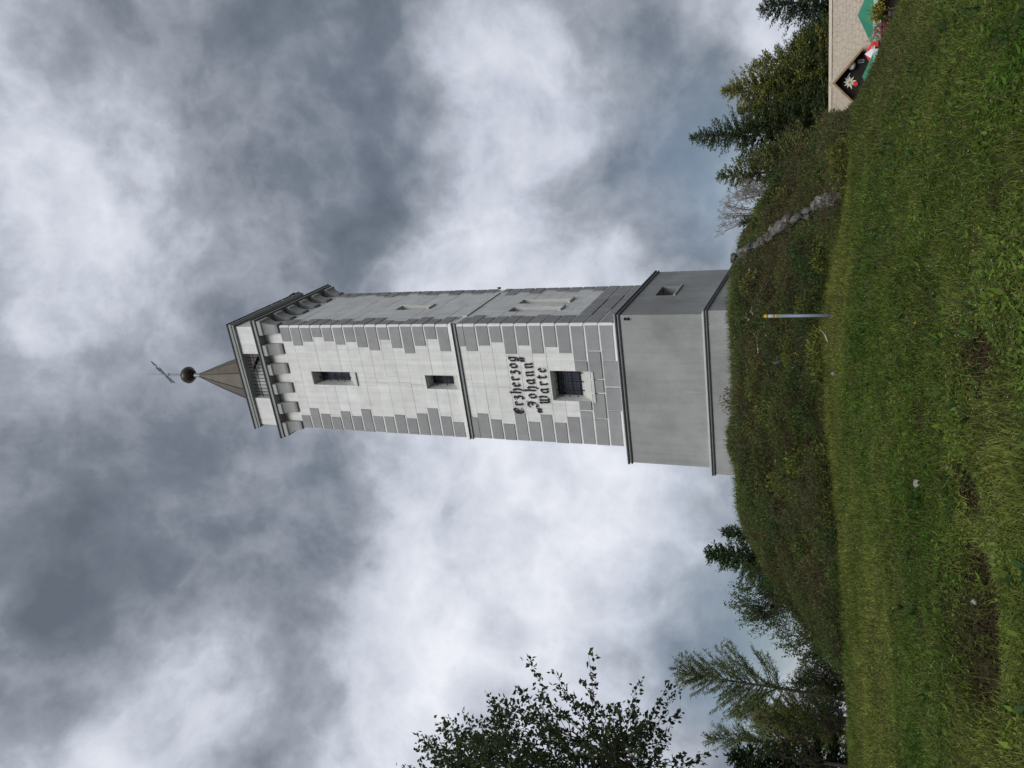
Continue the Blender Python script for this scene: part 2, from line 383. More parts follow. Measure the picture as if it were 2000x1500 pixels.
# core wall: grid of blocks round the window openings
for face, ln in (('f', W), ('s', D)):
    mb = MB()
    hs = holes[face]
    zs = sorted({7.7, 22.55, *[h[2] for h in hs], *[h[3] for h in hs]})
    start = .6 if face == 's' else 0
    for z0, z1 in zip(zs[:-1], zs[1:]):
        cuts = [h for h in hs if h[2] <= z0+1e-6 and h[3] >= z1-1e-6]; s = start
        for h in sorted(cuts): lb(mb, face, s, h[0], -.6, -.018, z0, z1); s = h[1]
        lb(mb, face, s, ln, -.6, -.018, z0, z1)
    mb.build('wall', M['joint'], tower)
mb = MB(); mb.box(-W, 0, D-.05, D, 7.7-ZB, 22.55-ZB); mb.box(-W, -W+.05, .6, D-.06, 7.7-ZB, 22.55-ZB); mb.build('wall', M['plaster'], tower)
mb = MB(); mb.box(-W+.07, -.03, .03, D-.07, 22.551-ZB, 23.385-ZB); mb.build('wall', M['plaster'], tower)

upz = [21.93-.532*k for k in range(15)]                  # the tops of the courses above the string course
loz = [13.88-.526*k for k in range(11)]
courses = [(22.46, 21.93)]+[(upz[k], upz[k]-.532) for k in range(14)]+[(14.48, 14.05)][:0]+[(14.17, 13.88)]+[(loz[k], loz[k]-.526) for k in range(11)]
upn = [.65, .81, .66, .46, .64, .80, .67, .90, 1.02, .58, .91, 1.12, .82, .55, 1.04]
upl = [.59, .92, .69, .55, .86, .66, .99, .68, .69, .82, .66, .90, 1.16, .82, .6]
lon = [.82, 1.01, .81, .67, 1.11, .79, 1.08, .83, 1.07, 1.34, .97, 1.33]
lol = [.86, 1.03, .8, .65, 1.1, .78, 1.08, .78, 1.05, 1.30, .99, 1.33]
near_f = upn[:15]+lon; left_f = upl[:15]+lol
near_s = [.8, .6, .83, .81, .65, .81, .54, .89, .90, .53, .44, .67, .9, .62, .9]+[.8, 1.05, .77, .85, .95, .85, 1.01, .89, .92, .9, 1.57, .9]
far_s = [.5, .62, .43, .38, .62, .78, .55, .3, .55, .6, .4, .7, .45, .62, .5]+[.43, .93, .56, .79, .34, .52, .66, .4, .62, 1.66, 1.26, 1.66]
zero = {'f': [], 's': []}
GAP = .078
def quoin(kind, z1, z0, Lf, Ls):
    """corner stone wrapping the corner; grey faces, white painted arris"""
    p, c, w = .032+random.uniform(-.004, .006), .05, .055+random.uniform(-.012, .012); Lf += random.uniform(-.02, .02)
    P = {'near': [(-Lf, .0), (-Lf, -p), (-w, -p), (p-c, -p), (p, -p+c), (p, Ls), (0, Ls), (0, 0)],
         'left': [(-W+Lf, 0), (-W+Lf, -p), (-W-p+w*.6, -p), (-W-p, -p+w*.6), (-W-p, Ls), (-W, Ls), (-W, 0)],
         'far': [(0, D-Ls), (p, D-Ls), (p, D+p-w*.6), (p-w*.6, D+p), (-Lf, D+p), (-Lf, D), (0, D)]}[kind]
    if kind == 'left': P = P[::-1]
    if kind == 'near' : P = P
    mb = MB(); n = len(P); a = z0-ZB; bb = z1-ZB
    jz = lambda: random.uniform(-.008, .008)
    i = len(mb.v); mb.v += [(x, y, a+jz()) for x, y in P]+[(x, y, bb+jz()) for x, y in P]
    for k in range(n):
        q = (k+1) % n
        x0, y0 = P[k]; x1, y1 = P[q]
        diag = abs(x1-x0) > .005 and abs(y1-y0) > .005
        whit = (kind == 'near' and k in (2, 3)) or (diag and kind != 'near')
        mb.f.append((k, q, n+q, n+k)); mb.m.append(1 if whit else 0)
    mb.f.append(tuple(range(n))[::-1]); mb.m.append(0); mb.f.append(tuple(range(n, 2*n))); mb.m.append(0)
    ja, jb, e = z0-GAP-ZB, z0-ZB-.001, .008              # white pointing of the joint below
    if kind == 'near': mb.box(-Lf, e, -e, .0, ja, jb, 1); mb.box(0, e, .001, Ls, ja, jb, 1)
    elif kind == 'left': mb.box(-W-e, -W+Lf, -e, 0, ja, jb, 1)
    else: mb.box(0, e, D-Ls, D+e, ja, jb, 1)
    return mb.build('quoin', [M['quoin'], M['edge']], tower)
def block(face, s0, s1, z0, z1, o, mat, name):
    mb = MB(); lb(mb, face, s0, s1, -.035, o, z0, z1); return mb.build(name, mat, tower)
def split(face, s0, s1, z0, z1, mat, name, o, gap):
    """stones of one course between s0 and s1, cut round the windows"""
    segs = [(s0, s1, z0, z1)]
    for h in holes[face]:
        nxt = []
        for (a, b2, c, d) in segs:
            if h[0] >= b2 or h[1] <= a or h[2] >= d or h[3] <= c: nxt.append((a, b2, c, d)); continue
            if h[0]-a > .02: nxt.append((a, h[0]-.0, c, d))
            if b2-h[1] > .02: nxt.append((h[1]+.0, b2, c, d))
            if d-h[3] > .02: nxt.append((max(a, h[0]), min(b2, h[1]), h[3], d))
            if h[2]-c > .02: nxt.append((max(a, h[0]), min(b2, h[1]), c, h[2]))
        segs = nxt
    for (a, b2, c, d) in segs:
        ln = b2-a; k = max(1, round(ln/1.45)); e = [a+ln*j/k for j in range(k+1)]
        for j in range(1, k): e[j] += random.uniform(-.28, .28)
        for j in range(k):
            gj = gap*random.uniform(.15, .75)
            block(face, e[j]+(gj if j else 0), e[j+1]-(gj if j < k-1 else 0), c+random.uniform(-.004, .003), d-random.uniform(-.004, .003), o+random.uniform(-.006, .005), mat, name)
rowB = {'f': [.99, 2.03, 2.57, 3.61], 's': [1.57, 2.5, 3.45]}
ncr = len(courses)
for i, (z1, z0) in enumerate(courses):
    g = GAP if z1-z0 > .4 else .03
    nf, lf, ns, fs = near_f[i], left_f[i], near_s[i], far_s[i]
    q1 = z1-.01; q0 = z0+g-.01
    quoin('near', q1, q0, nf, ns); quoin('left', q1, q0, lf, .7); quoin('far', q1, q0, .7, fs)
    if i < ncr-3:
        split('f', nf+.012, W-lf-.012, z0+.005, z1-.005, M['plaster'], 'stone_block', .0, .011)
        split('s', ns+.012, D-fs-.012, z0+.005, z1-.005, M['plaster'], 'stone_block', .0, .011)
    elif i == ncr-3:
        for (a, b2) in ((1.39, 1.755), (2.925, 3.25)): block('f', a, b2, q0, q1, .032, M['quoin'], 'quoin')
        for (a, b2) in ((.97, 2.2), (2.26, 3.0)): block('s', a, b2, q0, q1, .032, M['quoin'], 'quoin')
    elif i == ncr-2:
        for (a, b2) in ((1.02, 2.03), (2.08, 2.55), (2.61, 3.56)): block('f', a, b2, q0, q1-.0, .032, M['quoin'], 'quoin')
        for (a, b2) in ((1.62, 2.5), (2.55, 3.4)): block('s', a, b2, q0, q1, .032, M['quoin'], 'quoin')
    else:
        for (a, b2) in ((1.38, 2.3), (2.36, 3.22)): block('f', a, b2, 8.03, q1, .032, M['quoin'], 'quoin')
        for (a, b2) in ((.95, 2.1), (2.15, 3.0)): block('s', a, b2, 8.03, q1, .032, M['quoin'], 'quoin')
# string course: moulded on the front, a thin flat band on the side
mb = MB(); lb(mb, 'f', -.085, W+.085, -.02, .10, 14.335, 14.42); mb.build('string_course', M['edge'], tower)
mb = MB(); lb(mb, 'f', -.05, W+.05, -.02, .055, 14.255, 14.33, 1); lb(mb, 'f', -.06, W+.06, -.02, .08, 14.19, 14.25, 0); mb.build('string_course', [M['band'], M['tin']], tower)
mb = MB(); lb(mb, 's', 1.02, 4.25, -.02, .035, 14.22, 14.41); mb.build('string_course', M['plaster'], tower)

# base: plinth, upper base and their moulded ledges
def ring(name, prof, mats):
    """moulding round the four sides: prof = list of (out, z, material of the face up to the next point)"""
    mb = MB(); n = len(prof)
    for k in range(n-1):
        (o0, z0, mi), (o1, z1, _) = prof[k], prof[k+1]
        c0 = [(-W-o0, -o0), (o0, -o0), (o0, D+o0), (-W-o0, D+o0)]; c1 = [(-W-o1, -o1), (o1, -o1), (o1, D+o1), (-W-o1, D+o1)]
        for j in range(4):
            q = (j+1) % 4
            mb.quad([(*c0[j], z0-ZB), (*c0[q], z0-ZB), (*c1[q], z1-ZB), (*c1[j], z1-ZB)], mi)
    return mb.build(name, mats, tower)
ring('plinth', [(.585, 2.6, 0), (.585, 4.83, 0)], [M['base']])
ring('plinth_ledge', [(.585, 4.825, 1), (.63, 4.83, 1), (.63, 4.865, 0), (.605, 4.868, 0), (.605, 4.90, 1), (.635, 4.905, 1), (.635, 4.945, 2), (.42, 5.05, 2)], [M['band'], M['tin'], M['slope']])
# upper base with a window opening on the side face (four strips round it)
ob = .425
BW = (1.82, 2.98, 6.44, 7.09)
mb = MB(); za, zb2 = 5.04-ZB, 7.75-ZB
mb.quad([(-W-ob, -ob, za), (ob, -ob, za), (ob, -ob, zb2), (-W-ob, -ob, zb2)]); mb.quad([(-W-ob, D+ob, za), (-W-ob, -ob, za), (-W-ob, -ob, zb2), (-W-ob, D+ob, zb2)]); mb.quad([(ob, D+ob, za), (-W-ob, D+ob, za), (-W-ob, D+ob, zb2), (ob, D+ob, zb2)])
y0, y1, w0, w1 = BW[0], BW[1], BW[2]-ZB, BW[3]-ZB
for (a, b2, c, d) in ((-ob, y0, za, zb2), (y1, D+ob, za, zb2), (y0, y1, za, w0), (y0, y1, w1, zb2)):
    mb.quad([(ob, a, c), (ob, b2, c), (ob, b2, d), (ob, a, d)])
dp = ob-.7
for P in ([(ob, y0, w0), (dp, y0, w0), (dp, y0, w1), (ob, y0, w1)], [(ob, y1, w0), (dp, y1, w0), (dp, y1, w1), (ob, y1, w1)], [(ob, y0, w1), (dp, y0, w1), (dp, y1, w1), (ob, y1, w1)], [(ob, y0, w0), (dp, y0, w0+.0), (dp, y1, w0), (ob, y1, w0)]): mb.quad(P)
mb.build('base', M['base'], tower)
win = MB(); win.box(dp-.04, dp, y0-.01, y1+.01, w0-.01, w1+.01); wo_ = win.build('window', M['sash'], tower)
gb = MB(); gb.box(dp+.002, dp+.012, y0+.08, y1-.08, w0+.07, w1-.07); gb.build('pane', M['glass'], wo_)
gb = MB(); gb.box(ob-.3, ob+.05, y0-.04, y1+.09, w0-.065, w0-.005); gb.build('sill', M['slope'], wo_)
ring('base_ledge', [(.42, 7.735, 1), (.47, 7.74, 1), (.47, 7.785, 0), (.44, 7.79, 0), (.44, 7.845, 1), (.485, 7.85, 1), (.485, 7.90, 2), (.47, 7.925, 2), (.0, 8.085, 2), (-.05, 8.085, 2)], [M['band'], M['tin'], M['slope']])

# windows of the shaft: reveal is the wall itself; glass with sash, grille bars and sloping sill
def window(face, h, rows, cols, bars_h, bars_v, sill_rise):
    s0, s1, z0, z1 = h; dpt = -.56
    mb = MB(); lb(mb, face, s0-.02, s1+.02, dpt-.06, dpt-.02, z0-.02, z1+.02)
    w_ = mb.build('window', M['sash'], tower)
    zb_ = z0+sill_rise
    for r in range(rows):
        for c in range(cols):
            gs0 = s0+.05+(s1-s0-.1)*c/cols+.02; gs1 = s0+.05+(s1-s0-.1)*(c+1)/cols-.02
            gz0 = zb_+.04+(z1-zb_-.1)*r/rows+.02; gz1 = zb_+.04+(z1-zb_-.1)*(r+1)/rows-.02
            g_ = MB(); lb(g_, face, gs0, gs1, dpt-.018, dpt-.008, gz0, gz1); g_.build('pane', M['glass'], w_)
    # sloping sill
    mb = MB()
    P = [(s0, dpt-.015, zb_), (s1, dpt-.015, zb_), (s1, .07, z0+.03), (s0, .07, z0+.03)]
    Q = [(a, o, z0-.035) for a, o, _ in P]
    tr = (lambda a, o, z: (-a, -o, z-ZB)) if face == 'f' else (lambda a, o, z: (o, a, z-ZB))
    mb.hexa([tr(*q) for q in Q]+[tr(*p) for p in P]); mb.build('sill', M['sill'], w_)
    for k in range(bars_v):
        a = s0+(s1-s0)*(k+.7)/(bars_v+.4); mb = MB(); lb(mb, face, a-.014, a+.014, -.44, -.41, z0+.03+sill_rise*.75, z1+.0); mb.build('grille_bar', M['iron'], w_)
    for k in range(bars_h):
        zz = zb_-.05+(z1-zb_+.05)*(k+.6)/(bars_h+.2); mb = MB(); lb(mb, face, s0-.0, s1+.0, -.409, -.385, zz-.015, zz+.015); mb.build('grille_bar', M['iron'], w_)
    return w_
window('f', holes['f'][0], 4, 2, 4, 2, .74)
window('f', holes['f'][1], 2, 2, 2, 1, .55)
window('f', holes['f'][2], 3, 3, 3, 3, .66)
for h in holes['s']: window('s', h, 3, 1, 3, 1, .3)

# corbels and gallery slab
prof = [(0, 22.5), (.07, 22.52), (.085, 22.58), (.085, 22.66), (.1, 22.78), (.13, 22.9), (.18, 23.02), (.24, 23.12), (.31, 23.17), (.31, 23.37)]
def corbel(face, s0, s1):
    mb = MB()
    for (o0, z0), (o1, z1) in zip(prof[:-1], prof[1:]):
        lbp = []
        for (o, z) in ((o0, z0), (o1, z1)):
            for (s, oo) in ((s0, -.05), (s1, -.05), (s1, o), (s0, o)):
                lbp.append((-s, -oo, z-ZB) if face == 'f' else (oo, s, z-ZB))
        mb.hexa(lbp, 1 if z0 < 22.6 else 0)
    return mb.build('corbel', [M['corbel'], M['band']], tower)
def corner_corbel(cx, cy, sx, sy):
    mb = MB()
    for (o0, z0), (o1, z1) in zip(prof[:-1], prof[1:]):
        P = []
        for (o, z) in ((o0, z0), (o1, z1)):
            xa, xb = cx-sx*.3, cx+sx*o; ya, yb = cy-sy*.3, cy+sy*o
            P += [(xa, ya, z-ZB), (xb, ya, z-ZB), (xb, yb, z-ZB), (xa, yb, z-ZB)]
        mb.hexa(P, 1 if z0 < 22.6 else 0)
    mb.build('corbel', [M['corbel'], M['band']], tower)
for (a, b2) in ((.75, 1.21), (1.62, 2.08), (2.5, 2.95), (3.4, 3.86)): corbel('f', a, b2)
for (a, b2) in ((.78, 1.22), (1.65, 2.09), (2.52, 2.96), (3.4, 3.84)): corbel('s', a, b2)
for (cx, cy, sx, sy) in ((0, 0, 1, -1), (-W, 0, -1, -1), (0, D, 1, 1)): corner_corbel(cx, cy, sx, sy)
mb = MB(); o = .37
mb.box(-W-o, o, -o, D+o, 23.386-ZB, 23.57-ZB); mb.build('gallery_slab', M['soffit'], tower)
mb = MB(); o = .375
for (x0, x1, y0_, y1_) in ((-W-o-.03, o+.03, -o-.03, -o), (o, o+.03, -o, D+o), (-W-o-.03, -W-o, -o, D+o), (-W-o-.03, o+.03, D+o, D+o+.03)):
    mb.box(x0, x1, y0_, y1_, 23.52-ZB, 23.585-ZB)
mb.build('drip_edge', M['tin'], tower)
# belvedere: four corner piers with parapet walls, open between, railings across the openings
t_ = .42; pa = 1.24
def pier(xo, xi, yo, yi):                                # L-shaped in plan: outer corner xo,yo; the arms end at xi and yi
    tx = t_ if xi > xo else -t_; ty = t_ if yi > yo else -t_
    P = [(xo, yo), (xi, yo), (xi, yo+ty), (xo+tx, yo+ty), (xo+tx, yi), (xo, yi)]; n = 6
    if (tx > 0) != (ty > 0): P = P[::-1]
    mb = MB(); mb.v = [(x, y, 23.571-ZB) for x, y in P]+[(x, y, 24.862-ZB) for x, y in P]
    for k in range(n): mb.f.append((k, (k+1) % n, n+(k+1) % n, n+k)); mb.m.append(0)
    mb.f += [tuple(range(n))[::-1], tuple(range(n, 2*n))]; mb.m += [0, 0]
    mb.build('pier', M['plaster'], tower)
pier(-.02, -pa, .02, 1.25); pier(-W+.02, -3.31, .02, 1.25); pier(-.02, -pa, D-.02, 3.45); pier(-W+.02, -3.31, D-.02, 3.45)
for (P0, P1) in (((-3.31, .2), (-pa, .2)), ((-3.31, D-.2), (-pa, D-.2)), ((-.2, 1.25), (-.2, 3.45))):
    rl = MB()
    for zz in (24.0, 24.5): rl.tube([(*P0, zz-ZB), (*P1, zz-ZB)], .016, 5)
    r_ = rl.build('railing', M['iron'], tower)
    n_ = 13
    for k in range(n_):
        f_ = (k+.5)/n_; x_ = P0[0]+(P1[0]-P0[0])*f_; y_ = P0[1]+(P1[1]-P0[1])*f_
        q = MB(); q.tube([(x_, y_, 23.572-ZB), (x_, y_, 24.855-ZB)], .016, 5); q.build('railing_bar', M['iron'], r_)
def frame_ring(name, o, i_, za, zb_, mats):              # a square ring: o outwards of the wall line, i_ inwards
    mb = MB(); za -= ZB; zb_ -= ZB
    for (x0, x1, y0_, y1_) in ((-W-o, o, -o, i_), (-W-o, o, D-i_, D+o), (-i_, o, i_+.0005, D-i_-.0005), (-W-o, -W+i_, i_+.0005, D-i_-.0005)): mb.box(x0, x1, y0_, y1_, za, zb_)
    return mb.build(name, mats, tower)
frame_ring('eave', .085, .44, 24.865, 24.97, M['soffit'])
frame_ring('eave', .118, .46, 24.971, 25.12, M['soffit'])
frame_ring('roof_edge', .15, .48, 25.121, 25.18, M['tin'])
mb = MB(); mb.box(-W+.05, -.05, .05, D-.05, 23.5705-ZB, 23.60-ZB); mb.build('gallery_floor', M['slope'], tower)
for k in range(3):                                       # little snow hooks on the side edge
    mb = MB(); y_ = 2.7+.75*k; mb.box(.118, .135, y_, y_+.05, 24.96-ZB, 25.12-ZB); mb.build('gutter_bracket', M['slope'], tower)
mb = MB(); mb.tube([(.135, 4.2, 25.2-ZB), (.16, 4.6, 25.22-ZB)], .035, 6); mb.build('roof_lamp', M['tin'], tower)
# stair turret with its spire
SX, SY = -3.27, D/2
mb = MB(); mb.lathe([(1.02, 23.6-ZB), (1.02, 25.8-ZB), (1.12, 25.84-ZB)], 20, (SX, SY)); mb.build('stair_turret', M['plaster'], tower, True)
ns = 10
mb = MB(); mb.lathe([(1.32, 25.85-ZB), (1.09, 26.938-ZB), (.66, 28.457-ZB), (.11, 30.239-ZB)], ns, (SX, SY), 0, .2); sp = mb.build('spire', M['copper'], tower)
for j in range(ns):
    t0 = 2*math.pi*j/ns+.2
    mb = MB(); mb.tube([(SX+r*math.cos(t0), SY+r*math.sin(t0), z-ZB) for r, z in ((1.32, 25.85), (1.095, 26.938), (.665, 28.457), (.115, 30.239))], [.03, .03, .027, .012], 5); mb.build('seam', M['orb'], sp)
mb = MB(); mb.lathe([(.10, 30.219-ZB), (.12, 30.330-ZB), (.09, 30.381-ZB), (.10, 30.634-ZB), (.13, 30.685-ZB)], 12, (SX, SY)); mb.build('spire_neck', M['grey_metal'], tower)
mb = MB(); mb.lathe([(.02, 30.584-ZB), (.13, 30.654-ZB), (.29, 30.806-ZB), (.42, 30.989-ZB), (.425, 31.070-ZB), (.38, 31.222-ZB), (.25, 31.373-ZB), (.1, 31.454-ZB), (.02, 31.465-ZB)], 14, (SX, SY)); mb.build('orb', M['orb'], tower, smooth=True)
vz = 32.710
mb = MB(); mb.tube([(SX, SY, 31.444-ZB), (SX, SY, 32.406-ZB), (SX, SY, vz-ZB), (SX, SY, 33.925-ZB)], [.06, .045, .03, .008], 7); mb.build('finial_rod', M['grey_metal'], tower)
mb = MB(); mb.lathe([(.02, 32.336-ZB), (.07, 32.376-ZB), (.07, 32.457-ZB), (.02, 32.508-ZB)], 10, (SX, SY)); mb.build('rod_collar', M['grey_metal'], tower)
dv = Vector((.86, -.51, 0)).normalized(); pv = Vector((0, 0, 1))
vane = MB(); c0 = Vector((SX, SY, vz-ZB))
vane.tube([c0-dv*.65, c0+dv*1.02], [.028, .024], 5)
for s_ in (-1, 1): vane.tube([c0-dv*.72+pv*.1*s_, c0-dv*.05+pv*.03*s_, c0+dv*.55+pv*.13*s_], [.026, .034, .024], 5)
for P in ([c0-dv*.35+pv*.05, c0+dv*.3+pv*.1, c0+dv*.3-pv*.1, c0-dv*.35-pv*.05], [c0+dv*.72+pv*.1, c0+dv*1.12, c0+dv*.72-pv*.1], [c0-dv*.3+pv*.03, c0-dv*.68+pv*.15, c0-dv*.62-pv*.15]):
    off = dv.cross(pv)*.014
    vane.quad([p+off for p in P]); vane.quad([p-off for p in P][::-1])
vane.build('weather_vane', M['grey_metal'], tower)
# small fittings
mb = MB(); mb.box(.03, .1, D+.0, D+.1, 14.46-ZB, 14.56-ZB); mb.tube([(.06, D+.05, 14.56-ZB), (.1, D+.05, 14.6-ZB)], .02, 6); mb.build('floodlight', M['tin'], tower)
for zz in (7.45, 7.56):
    mb = MB(); mb.box(.26, .34, -ob-.06, -ob+.01, zz-.03-ZB, zz+.03-ZB); mb.tube([(.3, -ob-.06, zz-ZB), (.3, -ob-.12, zz-.02-ZB)], .022, 6); mb.build('wall_lamp', M['iron'], tower)

# lettering: broad-nib black letter built from swept strokes
G = {
 'E': [[(.78, 1.12), (.52, 1.36), (.18, 1.12), (.10, .45), (.36, .02), (.78, .22)], [(.44, 1.3), (.36, .95), (.46, .4)], [(.30, .74), (.74, .82)]],
 'J': [[(.0, 1.02), (.2, 1.34), (.5, 1.22), (.78, 1.36)], [(.55, 1.24), (.70, .85), (.58, .28), (.3, -.02), (.0, .16)], [(.26, .72), (.62, .7)]],
 'W': [[(.0, 1.16), (.12, 1.36), (.16, .2), (.32, .0), (.48, .22)], [(.36, 1.16), (.48, 1.36), (.50, .2), (.66, .0)], [(.74, 1.2), (.88, 1.38), (1.0, 1.1), (.96, .3), (.66, .0)]],
 'r': [[(.0, .86), (.13, .98), (.13, .12), (.27, .0)], [(.13, .78), (.36, 1.0), (.5, .84)]],
 'z': [[(.04, .84), (.2, 1.0), (.50, .94), (.2, .56)], [(.2, .56), (.46, .5), (.53, .18), (.34, -.26), (.08, -.12)]],
 'h': [[(.0, 1.38), (.13, 1.52), (.12, .02)], [(.13, .74), (.42, 1.0), (.60, .82), (.60, .1), (.40, -.42)]],
 'e': [[(.32, 1.0), (.09, .76), (.09, .22), (.32, .0), (.54, .18)], [(.32, 1.0), (.54, .74), (.14, .46)]],
 'o': [[(.32, 1.0), (.09, .76), (.09, .24), (.32, .0)], [(.32, 1.0), (.56, .78), (.56, .24), (.32, .0)]],
 'g': [[(.36, 1.0), (.10, .78), (.10, .26), (.3, .06), (.52, .24)], [(.32, 1.0), (.53, .9), (.53, .1), (.40, -.34), (.06, -.2)], [(.53, .92), (.68, 1.0)]],
 'a': [[(.44, 1.0), (.10, .74), (.10, .2), (.3, .0), (.53, .22)], [(.10, .74), (.32, 1.0), (.53, .9), (.53, .12), (.67, .0)]],
 'n': [[(.0, .86), (.13, .98), (.13, .12), (.26, .0)], [(.13, .78), (.40, 1.0), (.54, .88), (.54, .12), (.68, .0)]],
 't': [[(.2, 1.3), (.2, .16), (.34, .0), (.5, .12)], [(.0, .96), (.46, .96)]],
 '"': [[(.0, .3), (.12, .42), (.08, .0)], [(.26, .3), (.38, .42), (.34, .0)]],
}
def letter(ch, a, zb_, sc, name='letter'):
    """one raised iron letter, a = its left edge on the front face, zb_ its baseline"""
    mb = MB(); th = math.radians(38); nb = Vector((math.cos(th), math.sin(th)))*.122
    o0, o1 = .028, .062
    for st in G[ch]:
        for (p, q) in zip(st[:-1], st[1:]):
            p = Vector(p); q = Vector(q)
            P = [p-nb, p+nb, q+nb, q-nb]
            ar = sum(P[i].x*P[(i+1) % 4].y-P[(i+1) % 4].x*P[i].y for i in range(4))
            if abs(ar) < 1e-4:
                e = Vector((-nb.y, nb.x))*.12; P = [p-nb-e, q+nb-e, q+nb+e, p-nb+e]; ar = 1
            if ar < 0: P = P[::-1]
            o1b = o1+random.uniform(0, .004)
            mb.hexa([(-(a)+v.x*sc, -o0, zb_+v.y*sc-ZB) for v in P]+[(-(a)+v.x*sc, -o1b, zb_+v.y*sc-ZB) for v in P])
    mb.build(name, M['iron'], tower)
def line(txt, a0, a1, zb_, sc):
    wd = {'E': .95, 'J': .9, 'W': 1.12, 'r': .56, 'z': .64, 'h': .68, 'e': .62, 'o': .66, 'g': .72, 'a': .76, 'n': .78, 't': .56}
    nat = sum(wd[c] for c in txt)*sc; ex = ((a0-a1)-nat)/(len(txt)-1)
    a = a0
    for c in txt: letter(c, a, zb_, sc); a -= wd[c]*sc+ex
line('Erzherzog', 3.50, 1.20, 11.91, .285)
line('Johann', 3.20, 1.44, 11.31, .285)
line('Warte', 3.04, 1.64, 10.81, .278)
letter('"', 3.41, 11.17, .36, 'quotation_mark'); letter('"', 1.41, 11.60, .36, 'quotation_mark')

# ------------------------------------------------------------------ marker post, stones, sticks
p0 = hit(1628, 616); top = at(1492, 616, math.hypot(p0[0], p0[1]))
h_ = top[2]-p0[2]
post = empty('marker_post', tuple(p0)); tag(post, 'thin grey marker post with white band and yellow cap at the foot of the bank', 'post')
mb = MB(); mb.tube([(0, 0, -.1), (0, 0, h_*.80)], .031, 10); mb.build('pole', M['post'], post, True)
mb = MB(); mb.tube([(0, 0, h_*.80), (0, 0, h_*.83)], .034, 10); mb.build('stripe', M['yellow'], post, True)
mb = MB(); mb.tube([(0, 0, h_*.83), (0, 0, h_*.935)], .033, 10); mb.build('band', M['dull_white'], post, True)
mb = MB(); mb.tube([(0, 0, h_*.935), (0, 0, h_*.985), (0, 0, h_)], [.035, .035, .022], 10); mb.build('cap', M['yellow'], post, True)

def rock_mb(size, seed, flat=.7, n=(7, 5)):
    r = random.Random(seed); mb = MB(); nu, nv = n
    ph = [r.uniform(0, 6) for _ in range(6)]
    rings = []
    for j in range(nv+1):
        th = math.pi*j/nv; row = []
        for i in range(nu):
            a = 2*math.pi*i/nu
            # squarish boulder with knocked-off corners
            d = Vector((math.sin(th)*math.cos(a), math.sin(th)*math.sin(a), math.cos(th)))
            k = 1/max(abs(d.x), abs(d.y), abs(d.z))**.85
            rr = k*(.74+.16*math.sin(2*a+ph[0]+th*2)+.10*math.sin(3*a+ph[1])+r.uniform(-.1, .1))
            row.append(len(mb.v)); mb.v.append((d.x*rr*size[0], d.y*rr*size[1], d.z*rr*size[2]*1.0))
        rings.append(row)
    for j in range(nv):
        for i in range(nu):
            q = (i+1) % nu; mb.f.append((rings[j][i], rings[j+1][i], rings[j+1][q], rings[j][q])); mb.m.append(0)
    return mb
wallpath = [(1450, 508), (1466, 494), (1484, 482), (1502, 470), (1520, 458), (1538, 447), (1556, 437), (1575, 428), (1594, 419), (1612, 410), (1628, 399), (1640, 391)]
wp = [hit(*p) for p in wallpath]
sw = empty('stone_wall', tuple(wp[-1])); tag(sw, 'low rough dry stone wall of grey lichened blocks running up the bank', 'wall')
for i, p in enumerate(wp):
    nxt = wp[min(i+1, len(wp)-1)]; prv = wp[max(i-1, 0)]
    dirn = Vector(nxt-prv); dirn.z = 0; dirn.normalize(); ang = math.atan2(dirn.y, dirn.x)
    for k in range(3):
        q = Vector(p)+dirn*random.uniform(-.22, .22)+Vector((dirn.y, -dirn.x, 0))*random.uniform(-.08, .05)
        sz = random.uniform(.10, .19)*(1.15 if k == 0 else .85)
        if k: q = q+Vector((0, -.18*k, -.12*k+.05))
        o = rock_mb((sz*1.25, sz*.8, sz*.85), i*7+k).build('stone', M['stone'], sw)
        o.location = q-Vector(wp[-1])+Vector((0, 0, .19)); o.rotation_euler = (random.uniform(-.3, .3), random.uniform(-.3, .3), ang+random.uniform(-.4, .4))
ROCKS = [((1803, 945), (.055, .05, .04), 'pale_stone', 'flat pale grey stone lying in the lawn, largest stone out on the grass'),
         ((1916, 1176), (.035, .028, .025), 'pale_stone', 'small whitish stone at the lip of the bare earth hollow'),
         ((1634, 730), (.05, .045, .045), 'pale_stone', 'whitish round stone at the upper edge of the lawn beyond the marker post'),
         ((1500, 592), (.16, .11, .12), 'stone', 'dark grey boulder on the bank just above the marker post'),
         ((1530, 705), (.13, .1, .1), 'stone', 'grey rock half sunk in the undergrowth in the middle of the bank'),
         ((1458, 572), (.09, .07, .07), 'pale_stone', 'pale angular stone on the upper bank under the tower corner'),
         ((1466, 612), (.08, .06, .05), 'pale_stone', 'pale flat stone on bare soil high on the bank'),]
for i, (pp, sz, mt, lab) in enumerate(ROCKS):
    p = hit(*pp); o = rock_mb(sz, 100+i).build('rock', M[mt]); o.location = (p[0], p[1], p[2]+sz[2]*.55+(.06 if pp[0] < 1600 else .03)); o.rotation_euler = (.2, .1, i*.8); tag(o, lab, 'rock')
def stick(pa, pb, r, lab, lift):
    a, b2 = hit(*pa), hit(*pb); a[2] += lift; b2[2] += lift*1.4
    m_ = (a+b2)/2+np.array([.03, 0, .04]); c = a
    mb = MB(); mb.tube([Vector(q-c) for q in (a, m_, b2)], [r, r*.9, r*.5], 6)
    mb.tube([Vector(m_-c), Vector(m_-c)+Vector((.12, .05, .1))], [r*.5, r*.3], 5)
    o = mb.build('stick', M['dead'], None, True); o.location = c; tag(o, lab, 'stick')
stick((1626, 963), (1607, 1004), .014, 'pale bare stick lying at the foot of the bank', .07)
stick((1494, 636), (1497, 690), .028, 'bleached broken branch lying across the upper bank', .14)
stick((1622, 648), (1626, 668), .02, 'short white piece of wood beside the marker post base', .06)

